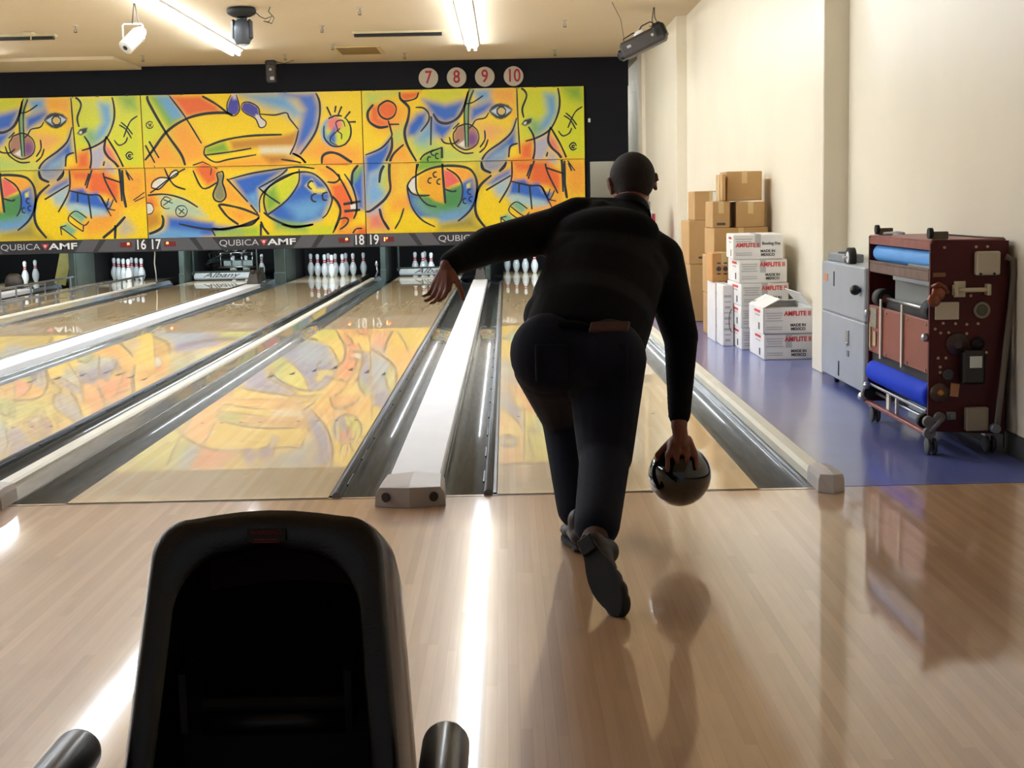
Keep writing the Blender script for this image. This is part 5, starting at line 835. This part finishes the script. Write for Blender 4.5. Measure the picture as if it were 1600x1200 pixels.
# top wheels
for y_, ln in ((.02,.07),(.92,.07)):
    b = MB(); b.cyl((-.006,y_,.993),(.012,y_,.993),.024,n=20); b.build('transport_wheel', M_blackr, t)
    b = MB(); b.box((.045,y_,.983),(ln,.03,.035),bev=.003); b.build('wheel_bracket', mat('olive_brown_metal','5a4a34',.5), t)
b = MB(); b.tube([(.08,.02,.985),(.25,.02,.970),(.33,.02,.966)],.004,n=6); b.build('handle_rod', M_railg, t)
b = MB(); b.tube([(.02,.85,.975),(.02,.62,.985),(.02,.5,.982)],.007,n=6); b.build('handle_rod', M_railg, t)
b = MB(); b.sphere((-.02,1.0,.19),(.02,.02,.02)); b.sphere((-.01,1.04,.565),(.018,.018,.018)); b.sphere((-.008,.03,.53),(.02,.02,.02)); b.sphere((-.02,1.08,.12),(.028,.028,.028)); b.build('corner_knob', M_steel, t)
# leaning grey bar and dark things behind it
t = empty('bent_metal_bar', (2.285,.60,0), 0, 'bent grey metal bar leaning beside the maroon machine', 'metal bar')
b = MB(); b.tube([(-.075,0,.11),(-.05,.02,.30),(-.02,.04,.55),(.005,.05,.80),(-.0,.05,.87),(-.03,.06,.885)], [.014]*6, n=8); b.build('bar', mat('grey_bar','6e665a',.5), t)
b = MB(); b.cyl((-.08,-.02,.13),(-.08,.02,.13),.02); b.build('end_eye', M_railg, t)
t = empty('dark_wood_board', (2.291,.95,0), 0, 'dark brown board standing behind the maroon machine against the wall', 'board')
b = MB(); b.box((0,0,.47),(.012,.40,.92),bev=.003); b.build('panel', mat('dark_board','33261c',.55,noise=.2,nscale=12), t)
b = MB(); b.tube([(-.004,-.24,.02),(-.004,-.22,.4),(-.002,-.21,.8)],.006,n=6); b.build('hanging_hose', M_blackr, t)
# items far down the aisle, right of the man's head
t = empty('aisle_cabinet', (1.86,12.6,0), 0, 'tan and white cabinet with red edge, right of the man\'s head', 'cabinet')
b = MB(); b.box((-.20,0,.55),(.22,.5,1.10),bev=.01); b.build('tan_panel', mat('tan_panel','d8c49c',.6), t)
b = MB(); b.box((-.02,-.05,.52),(.12,.4,1.04),bev=.006); b.build('white_panel', M_white, t)
b = MB(); b.box((.065,-.05,.50),(.03,.42,1.0),bev=.005); b.build('red_edge', mat('red_edge','a82434',.5), t)
b = MB(); b.box((-.02,.0,1.10),(.10,.3,.12),bev=.01); b.build('top_box', mat('dull_grey_sheet','777a78',.6), t)

# ------------------------------------------------------------------ ball return hood with its rack rails
M_hood = mat('hood_black_plastic', '060607', .34, coat=.3, coat_r=.2, bump=.15, bscale=220)
M_shell = mat('hood_brown_shell', '43342c', .32, coat=.4, coat_r=.12)
t = empty('ball_return', (-.352,-3.26,0), 0, 'black ball return hood with an open front in the foreground', 'ball return')
def hood_ring(w0, w1, zt, rc, off, inset=0, zb=0.0, n=10, crown=.012):
    # closed outline, wider at the bottom; off = depth behind the leaning face
    pts = []
    def X(z): return (w1+(w0-w1)*max(0,(z-.05))/.6)/2 - inset
    for z in np.linspace(zb, zt-rc, 9): pts.append((-X(z), z))
    for k in range(1, n+1):
        a = math.pi - (math.pi/2)*k/n; xx = X(zt-rc)-rc; pts.append((-xx+rc*math.cos(a), zt-rc+rc*math.sin(a)))
    xx = X(zt-rc)-rc
    for k in range(1, 6): 
        u = k/6; pts.append((-xx+2*xx*u, zt+crown*math.sin(math.pi*u)))
    for k in range(n, 0, -1):
        a = (math.pi/2)*k/n; pts.append((xx+rc*math.cos(a), zt-rc+rc*math.sin(a)))
    for z in np.linspace(zt-rc, zb, 9): pts.append((X(z), z))
    return [(x, -.30*(1-(z/.65)) *.9 + off, z) for x, z in pts]
b = MB()
b.rings([hood_ring(.375,.48,.30,.085,.40,.035,0), hood_ring(.375,.48,.44,.085,.33,.010,0), hood_ring(.375,.48,.56,.085,.20,-.010,0), hood_ring(.375,.48,.618,.08,.09,-.014,0), hood_ring(.375,.48,.641,.07,.03,-.006,0), hood_ring(.375,.48,.646,.065,.012,0,0)], cap0=True)
b.build('shell', M_shell, t)
b = MB()
b.rings([hood_ring(.375,.48,.646,.065,.012,0,0), hood_ring(.375,.48,.642,.062,.002,.004,0), hood_ring(.375,.48,.636,.060,-.002,.010,0), hood_ring(.375,.48,.600,.10,.004,.040,0), hood_ring(.375,.48,.592,.10,.012,.046,0)])
b.build('front_frame', M_hood, t)
b = MB(); b.rings([hood_ring(.375,.48,.592,.10,.012,.046,0), hood_ring(.375,.48,.586,.10,.03,.050,0), hood_ring(.375,.48,.575,.09,.30,.056,0)], cap1=True)
b.build('opening_recess', mat('recess_shade_black','030304',.85,spec=.15), t)  # recess blacker than the frame: its shade is put into the colour
b = MB(); b.box((0,-.10,.165),(.36,.50,.02),bev=.005); b.box((0,.02,.26),(.34,.03,.14),bev=.01); b.build('ball_lift_floor', M_blackr, t)
b = MB(); b.cyl((-.12,-.02,.30),(.12,-.02,.30),.02); b.box((.135,-.03,.36),(.012,.12,.10)); b.box((-.135,-.03,.36),(.012,.12,.10)); b.build('lift_roller', mat('dark_metal','2a2a2e',.35,metal=.6), t)
b = MB(); yy = -.30*(1-.622/.65)*.9; b.box((0,yy-.004,.6225),(.064,.0025,.022),rot=rotm('X',-22)); o_ = b.build('warning_sticker', mat('sticker_black','120606',.4), t)
text('WARNING', .0105, (0,yy-.0070,.6268), (R(90-22),0,0), mat('sticker_red','8c1410',.5), o_, 'lettering', sx=1.0, ext=.0002)
for k in range(3):
    p = MB(); p.box((0,yy-.0062-.0017*k,.6195-.0040*k),(.044-.006*(k%2),.0006,.0014),rot=rotm('X',-22)); p.build('fine_print', mat('sticker_red','8c1410',.5), o_)
for s_, x_ in ((-1,-.290),(1,.297)):
    b = MB(); pr = [(0.002,0)] + [(.038*math.sin(a), .038*(1-math.cos(a))) for a in [math.pi/2*k/8 for k in range(1,9)]] + [(.038,1.5),(.02,1.5)]
    b.lathe([(r_, h_) for r_, h_ in pr], (x_,-.125,.309), (0,-1,0), n=28); b.build('rack_rail', mat('rail_black_plastic','0d0d10',.32,coat=.1), t)
b = MB(); b.box((0,-1.1,.20),(.52,1.3,.05),bev=.02); b.box((0,-.5,.10),(.40,.6,.20),bev=.02); b.box((0,-1.4,.10),(.30,.5,.20),bev=.02)
for y_ in (-.8,-1.5): b.box((0,y_,.255),(.60,.06,.05),bev=.01)
b.build('rack_base', M_blackp, t)
# ------------------------------------------------------------------ the bowler
M_skin = mat('skin', '7a4430', .5, noise=.06, nscale=30)
M_skind = M_skin
M_jack = mat('black_sweater', '050507', .9, spec=.2, bump=.3, bscale=140)
M_jean = mat('dark_navy_jeans', '0c1020', .85, spec=.25, bump=.2, bscale=200, noise=.2, nscale=9)
M_hair = mat('dark_hair', '231712', .8, bump=.6, bscale=180)
M_shoe = mat('bowling_shoe_brown', '1c0f0b', .5, noise=.2, nscale=20)
M_sole = mat('shoe_sole_black', '070606', .75)
man = empty('person', (.30,-1.1,0), 0, 'man in black sweater and dark jeans bending forward with a bowling ball, seen from behind', 'person')
V = Vector
J = dict(pelvis=V((.287,-.98,.665)), waist=V((.338,-.87,.775)), chest=V((.405,-.64,.945)), upper=V((.44,-.49,1.065)), LS=V((.222,-.51,1.062)), RS=V((.600,-.56,.955)),
 neck=V((.505,-.41,1.125)), head=V((.528,-.30,1.226)), LE=V((-.005,-.68,1.020)), LW=V((-.139,-.86,.962)), RE=V((.655,-.71,.690)), RW=V((.630,-.85,.402)),
 LHip=V((.195,-.96,.64)), LK=V((.245,-.62,.40)), LA=V((.280,-.80,.085)), RHip=V((.375,-.99,.625)), RK=V((.362,-1.10,.355)), RA=V((.305,-1.47,.175)))
def remesh(o, vox, it=6, fac=.5):
    r_ = o.modifiers.new('remesh', 'REMESH'); r_.mode = 'VOXEL'; r_.voxel_size = vox; r_.use_smooth_shade = True
    s_ = o.modifiers.new('smooth', 'SMOOTH'); s_.factor = fac; s_.iterations = it
def ellring(c, ax, side, a, b_, n=24, flat=0):
    ax = V(ax).normalized(); side = V(side); side = (side - ax*side.dot(ax)).normalized(); up = ax.cross(side)
    return [V(c) + side*(a*math.cos(2*math.pi*k/n)) + up*(b_*math.sin(2*math.pi*k/n)) for k in range(n)]
def torso(b, k=1.0, hem=0.0):
    ax = J['upper']-J['pelvis']; sd0 = V((1,.0,-.05)); sd1 = J['RS']-J['LS']
    secs = [(J['pelvis'].lerp(J['waist'], .25-hem), .205, .150), (J['waist'], .203, .155), (J['waist'].lerp(J['chest'],.35)+V((-.012,.01,-.02)), .213, .160), (J['waist'].lerp(J['chest'],.75), .207, .150),
            (J['chest'], .205, .138), (J['chest'].lerp(J['upper'],.6), .205, .122), (J['upper'], .175, .105), (J['upper'].lerp(J['neck'],.5), .110, .085), (J['neck'], .062, .062)]
    rs = []
    for i, (c, a, d) in enumerate(secs): rs.append(ellring(c, ax, sd0.lerp(sd1.normalized(), min(1,i/5)), a*k, d*k))
    b.rings(rs, cap0=True, cap1=True)
# --- body: one continuous surface (mostly under the clothes) with head and hands
b = MB(); torso(b, .90)
b.cap2(J['LS'], .058, J['LE'], .043); b.cap2(J['LE'], .041, J['LW'], .027)
b.cap2(J['RS'], .060, J['RE'], .044); b.cap2(J['RE'], .042, J['RW'], .028)
b.cap2(J['LHip'], .105, J['LK'], .058); b.cap2(J['LK'], .058, J['LA'], .038)
b.cap2(J['RHip'], .105, J['RK'], .060); b.cap2(J['RK'], .060, J['RA'], .038)
b.sphere(J['pelvis'], (.17,.13,.12))
b.cap2(J['neck']-V((0,.03,.02)), .060, J['head']+V((.004,-.03,-.045)), .056)
# head frame: f looks down the lane, u is the crown
f = V((-.10,.93,-.22)).normalized(); u = V((-.10,.20,.97)); u = (u-f*u.dot(f)).normalized(); rt = f.cross(u)
HM = Matrix((rt, f, u)).transposed(); H0 = J['head']
def hp(x, y, z): return H0 + HM @ V((x,y,z))
b.sphere(hp(0,-.012,.012), (.077,.098,.092), M=HM); b.sphere(hp(0,.025,-.035), (.064,.070,.075), M=HM); b.sphere(hp(0,.055,-.082), (.040,.040,.030), M=HM)
b.sphere(hp(0,.060,.022), (.062,.035,.040), M=HM)       # brow
b.cap2(hp(0,.088,.015), .010, hp(0,.113,-.022), .015)    # nose
b.sphere(hp(0,.100,-.027), (.020,.014,.010), M=HM)
b.sphere(hp(0,.085,-.052), (.026,.012,.007), M=HM); b.sphere(hp(0,.083,-.062), (.023,.012,.008), M=HM)   # lips
for s_ in (-1,1):
    b.sphere(hp(s_*.040,.060,-.020), (.024,.028,.024), M=HM)   # cheek
    for k in range(9):                                        # ear rim
        a = math.radians(-70+k*30); b.sphere(hp(s_*(.083+.006*math.sin(a*.5+.6)), -.010+.014*math.cos(a)-.004, -.005+.027*math.sin(a)), .0085, n=10, m=6)
    b.sphere(hp(s_*.080,-.006,-.006), (.009,.014,.022), M=HM)
# right hand closed behind and under the ball
BC = V((.636,-.80,.225)); BR = .108
def onball(th, ph, r):     # th: down from the top towards the camera, ph: to the side
    d = V((math.sin(ph), -math.sin(th)*math.cos(ph), math.cos(th)*math.cos(ph))); return BC + d*r
b.cap2(J['RW'], .027, onball(R(22),0,BR+.030), .026)
for ph in (-14,-5,5,14): b.cap2(onball(R(16),R(ph*.7),BR+.026), .018, onball(R(40),R(ph*1.3),BR+.014), .015)
FL = ((-24,70,.0086),(-9,60,.0092),(7,60,.0090),(22,68,.0080))
for ph, te, rr in FL:
    pts = [onball(R(38+(te-38)*k/5), R(ph*(1+.10*k/5)), BR+(.013 if k < 2 else .0095) - (.02*max(0,k-3) if abs(ph) < 12 else 0)) for k in range(6)]
    for p, q_ in zip(pts, pts[1:]): b.cap2(p, rr+.001, q_, rr, n=10)
pts = [onball(R(14),R(-16),BR+.020), onball(R(22),R(-30),BR+.013), onball(R(27),R(-42),BR+.011), onball(R(31),R(-50),BR-.010)]
for (p, q_), rr in zip(zip(pts, pts[1:]), (.0135,.0115,.0105)): b.cap2(p, rr, q_, rr-.001, n=10)
# left hand: relaxed, thumb hanging down, fingers curled
W_ = J['LW']; hd = V((-.30,-.30,-.90)).normalized(); side = V((.80,-.55,-.15)); side = (side-hd*side.dot(hd)).normalized(); nrm = hd.cross(side)
if nrm.y > 0: nrm = -nrm
for k in (-1.5,-.5,.5,1.5): b.cap2(W_+hd*.012+side*(.007*k), .017, W_+hd*.080+side*(.0205*k), .0125, n=10)
def finger(base, d0, bend, lens, r0, ax):
    p = base; d = V(d0); 
    for i, L_ in enumerate(lens):
        d = (Matrix.Rotation(bend[i], 3, ax) @ d).normalized(); q_ = p + d*L_; b.cap2(p, r0-.0012*i, q_, r0-.0012*(i+1), n=10); p = q_
bax = side
sgn = 1 if (Matrix.Rotation(.5,3,bax) @ hd).dot(nrm) > 0 else -1
for k, (ln, bn) in enumerate((((.036,.022,.018),(.55,.75,.5)),((.042,.026,.020),(.45,.7,.5)),((.040,.025,.019),(.5,.8,.5)),((.032,.019,.016),(.6,.8,.5)))):
    kk = 1.5-k
    finger(W_+hd*.080+side*(.0208*kk), (hd+side*.03*kk).normalized(), [sgn*x*.6 for x in bn], ln, .0092 if k < 3 else .0082, bax)
td = (hd*.35+side*.55+V((.25,0,-.75))).normalized()
finger(W_+hd*.022+side*.026, td, [0,-.12,-.15], (.040,.032,.026), .0125, nrm)
o = b.build('body', M_skin, man, fix=False); o.location = -man.location; remesh(o, .0046, 5, .5)
# eyes
for s_ in (-1,1):
    e = MB(); e.sphere(hp(s_*.029,.079,.000), .0115, n=14, m=10); o = e.build('eye', mat('eye_white','d8d4cc',.25), man); o.location = -man.location
    e = MB(); e.sphere(hp(s_*.029,.0885,.000), (.0052,.0030,.0052), M=HM, n=12, m=6); i_ = e.build('iris', mat('iris_dark','2a1a10',.2), o)
# hair: short, cut above the neck
b = MB(); b.sphere(hp(0,-.020,.020), (.0835,.100,.092), M=HM, n=32, m=20); b.sphere(hp(0,-.052,-.015), (.068,.062,.062), M=HM); b.sphere(hp(0,.045,.062), (.060,.040,.036), M=HM)
for s_ in (-1,1): b.cap2(hp(s_*.073,.022,.020), .010, hp(s_*.073,.024,-.008), .006)
o = b.build('hair', M_hair, man, fix=False); o.location = -man.location; remesh(o, .006, 4, .5)
# sweater
b = MB(); torso(b, 1.0, .12)
b.cap2(J['LS'], .082, J['LE'], .066); b.cap2(J['LE'], .066, J['LW']+(J['LE']-J['LW'])*.10, .044)
b.cap2(J['LS'].lerp(J['upper'],.5), .085, J['LS'], .082)
b.cap2(J['RS'], .086, J['RE'], .062); b.cap2(J['RE'], .060, J['RW']+(J['RE']-J['RW'])*.12, .039)
b.cap2(J['RS'].lerp(J['upper'],.5), .085, J['RS'], .086)
b.sphere(J['waist']+V((-.055,.10,-.01)), (.16,.13,.13))
b.sphere(J['chest'].lerp(J['upper'],.5)+V((-.01,-.03,.050)), (.185,.11,.090)); b.cap2(J['upper']+V((-.05,-.04,.030)), .075, J['RS']+V((-.06,-.02,.03)), .075); b.cap2(J['upper']+V((-.13,-.02,.062)), .055, J['LS']+V((.03,0,.035)), .06); b.cap2(J['upper']+V((-.13,-.02,.062)), .055, J['neck']+V((.01,-.03,-.012)), .062)
b.cap2(J['chest']+V((.135,-.03,-.02)), .075, J['RS']+V((-.03,-.02,-.06)), .075)
b.cap2(J['chest']+V((-.13,-.03,.04)), .075, J['LS']+V((.02,-.01,-.03)), .075)
for k in range(5):   # soft folds at the elbow and waist
    p = J['LE'].lerp(J['LW'], .1+.16*k); b.lathe([(.02,-.008),(.060-.003*k,0),(.02,.008)], p, J['LW']-J['LE'], n=18)
    p = J['RE'].lerp(J['RW'], .1+.16*k); b.lathe([(.02,-.008),(.058-.004*k,0),(.02,.008)], p, J['RW']-J['RE'], n=18)
b.sphere(J['waist'].lerp(J['chest'],.15)+V((-.075,.03,-.02)), (.165,.14,.12))
b.sphere(J['pelvis'].lerp(J['waist'],.75)+V((-.015,0,0)), (.200,.165,.10))
o = b.build('sweater', M_jack, man, fix=False); o.location = -man.location; remesh(o, .0085, 7, .5)
# collar
b = MB(); ax = J['head']-J['neck']; ns_ = [ellring(J['neck']+ax.normalized()*h_, ax, (1,0,0), a_, a_) for h_, a_ in ((-.03,.085),(.000,.078),(.020,.073),(.020,.067),(-.01,.062))]
b.rings(ns_); o = b.build('collar', M_jack, man); o.location = -man.location
# jeans
b = MB()
b.sphere(J['pelvis'].lerp(J['waist'],.15), (.207,.165,.115)); b.sphere(J['LHip']+V((-.005,-.045,.035)), (.130,.125,.135)); b.sphere(J['RHip']+V((.0,-.05,.03)), (.130,.12,.135))
b.cap2(J['LHip'], .128, J['LK'], .076); b.cap2(J['LK'], .076, J['LA']+V((.0,0,.03)), .069); b.cap2(J['RHip'], .132, J['RK'], .091)
b.cap2(J['RK'], .084, J['RA']+(J['RK']-J['RA'])*.13, .071)
for k in range(4):
    p = J['RK'].lerp(J['RA'], .05+.22*k); b.lathe([(.03,-.012),(.086-.005*k,0),(.03,.012)], p, V((.1,.4,-.6)), n=18)
    p = J['LK'].lerp(J['LA'], .10+.2*k); b.lathe([(.03,-.010),(.077-.003*k,0),(.03,.010)], p, V((0,.3,-1)), n=18)
o = b.build('jeans', M_jean, man, fix=False); o.location = -man.location; remesh(o, .0095, 8, .5)
# belt, leather patch, back pockets
ax = J['upper']-J['pelvis']; c0 = J['pelvis'].lerp(J['waist'],-.10)
b = MB(); b.rings([ellring(c0+ax.normalized()*h_, ax, (1,0,-.05), a_, d_, 40) for h_, a_, d_ in ((-.018,.200,.150),(-.016,.207,.158),(.016,.206,.157),(.018,.200,.150))]); o = b.build('belt', mat('belt_leather','030303',.95,spec=.1), man); o.location = -man.location
b = MB(); pc = c0 + V((.085,0,0)); axn = ax.normalized(); up = V((0,-1,0)); up = (up-axn*up.dot(axn)).normalized()
b.box(c0+V((.055,0,0))+up*.163-axn*.004, (.125,.014,.046), rot=Matrix((V((1,0,0)), axn.cross(V((1,0,0))).normalized(), axn)).transposed(), bev=.004); o = b.build('leather_patch', mat('brown_leather','3a1a10',.6,noise=.15,nscale=30), man); o.location = -man.location; o['label'] = 'brown leather patch on the waistband'
for s_ in (-1,1):
    c_ = J['pelvis']+V((s_*.095,-.158 if s_ > 0 else -.165,-.005)); b = MB(); b.box(c_, (.105,.012,.12), rot=rotm('X',-8) @ rotm('Z', s_*-16), bev=.004); o = b.build('back_pocket', M_jean, man); o.location = -man.location
# shoes
def shoe(name, heel, toe, upv, lab):
    d = (toe-heel); L_ = d.length; d.normalize(); upv = (upv-d*upv.dot(d)).normalized(); sd = d.cross(upv)
    M = Matrix((sd, d, upv)).transposed(); P_ = lambda x, y, z: heel + M @ V((x,y,z))
    b = MB()
    for y_, rx_, rz_, z_ in ((.03,.036,.038,.045),(.07,.036,.040,.045),(.11,.036,.034,.042),(.16,.044,.028,.034),(.20,.048,.025,.030),(.235,.043,.022,.027)): b.sphere(P_(0,y_*L_/.28,z_), (rx_,.045,rz_), M=M)
    b.cap2(P_(0,.045,.05), .038, P_(0,.04,.095), .040)
    o = b.build(name, M_shoe, man, fix=False); o.location = -man.location; remesh(o, .006, 4, .5)
    b = MB(); n = 28; ring = []
    for k in range(n):
        a = 2*math.pi*k/n; y_ = .5*L_ - .5*L_*math.cos(a); wd_ = .032+.016*math.sin(math.pi*min(1,max(0,(y_/L_-.25)/.75))) ; ring.append((wd_*math.sin(a)*(1.0 if y_/L_ > .1 else 1.15), y_))
    b.rings([[P_(x*1.02,y_,z_) for x, y_ in ring] for z_ in (0,.012)], cap0=True, cap1=True)
    s2 = b.build('sole', M_sole, o, smooth=False)
    b = MB(); b.box(P_(0,.034,-.004),(.050,.052,.008),rot=M,bev=.003); b.build('heel_block', M_sole, o)
    b = MB()
    for k in range(4): b.tube([P_(-.022,.10+.022*k,.074-.009*k),P_(0,.105+.022*k,.082-.009*k),P_(.022,.11+.022*k,.074-.009*k)],.003,n=6)
    b.build('laces', M_capc, o)
    return o
shoe('shoe', V((.286,-.985,.014)), V((.262,-.71,.006)), V((0,0,1)), '')
shoe('shoe', V((.262,-1.575,.205)), V((.350,-1.735,.010)), V((.35,.62,-.10)), '')
b = MB(); b.cap2(J['RA'], .040, V((.285,-1.54,.165)), .036); o = b.build('sock', mat('sock_brown','4a2c22',.8), man, fix=False); o.location = -man.location; remesh(o,.007,3)
# ------------------------------------------------------------------ the ball in his hand
t = empty('bowling_ball', tuple(BC), 0, 'black bowling ball held low in the man\'s right hand', 'bowling ball')
b = MB(); b.sphere((0,0,0), BR, n=48, m=32); b.build('shell', mat('ball_black','07080e',.12,coat=.8,coat_r=.04,noise=.3,nscale=5), t)
b = MB(); b.cyl((-.075,-.02,.078),(-.073,-.0195,.0765),.012,n=14)
for k in (-1,1):
    d = V((-.6+.0*k,-.2+.22*k,.75)).normalized(); b.cyl(d*(BR-.001), d*(BR+.0006), .012, n=16)
b.build('finger_hole', M_blackr, t)
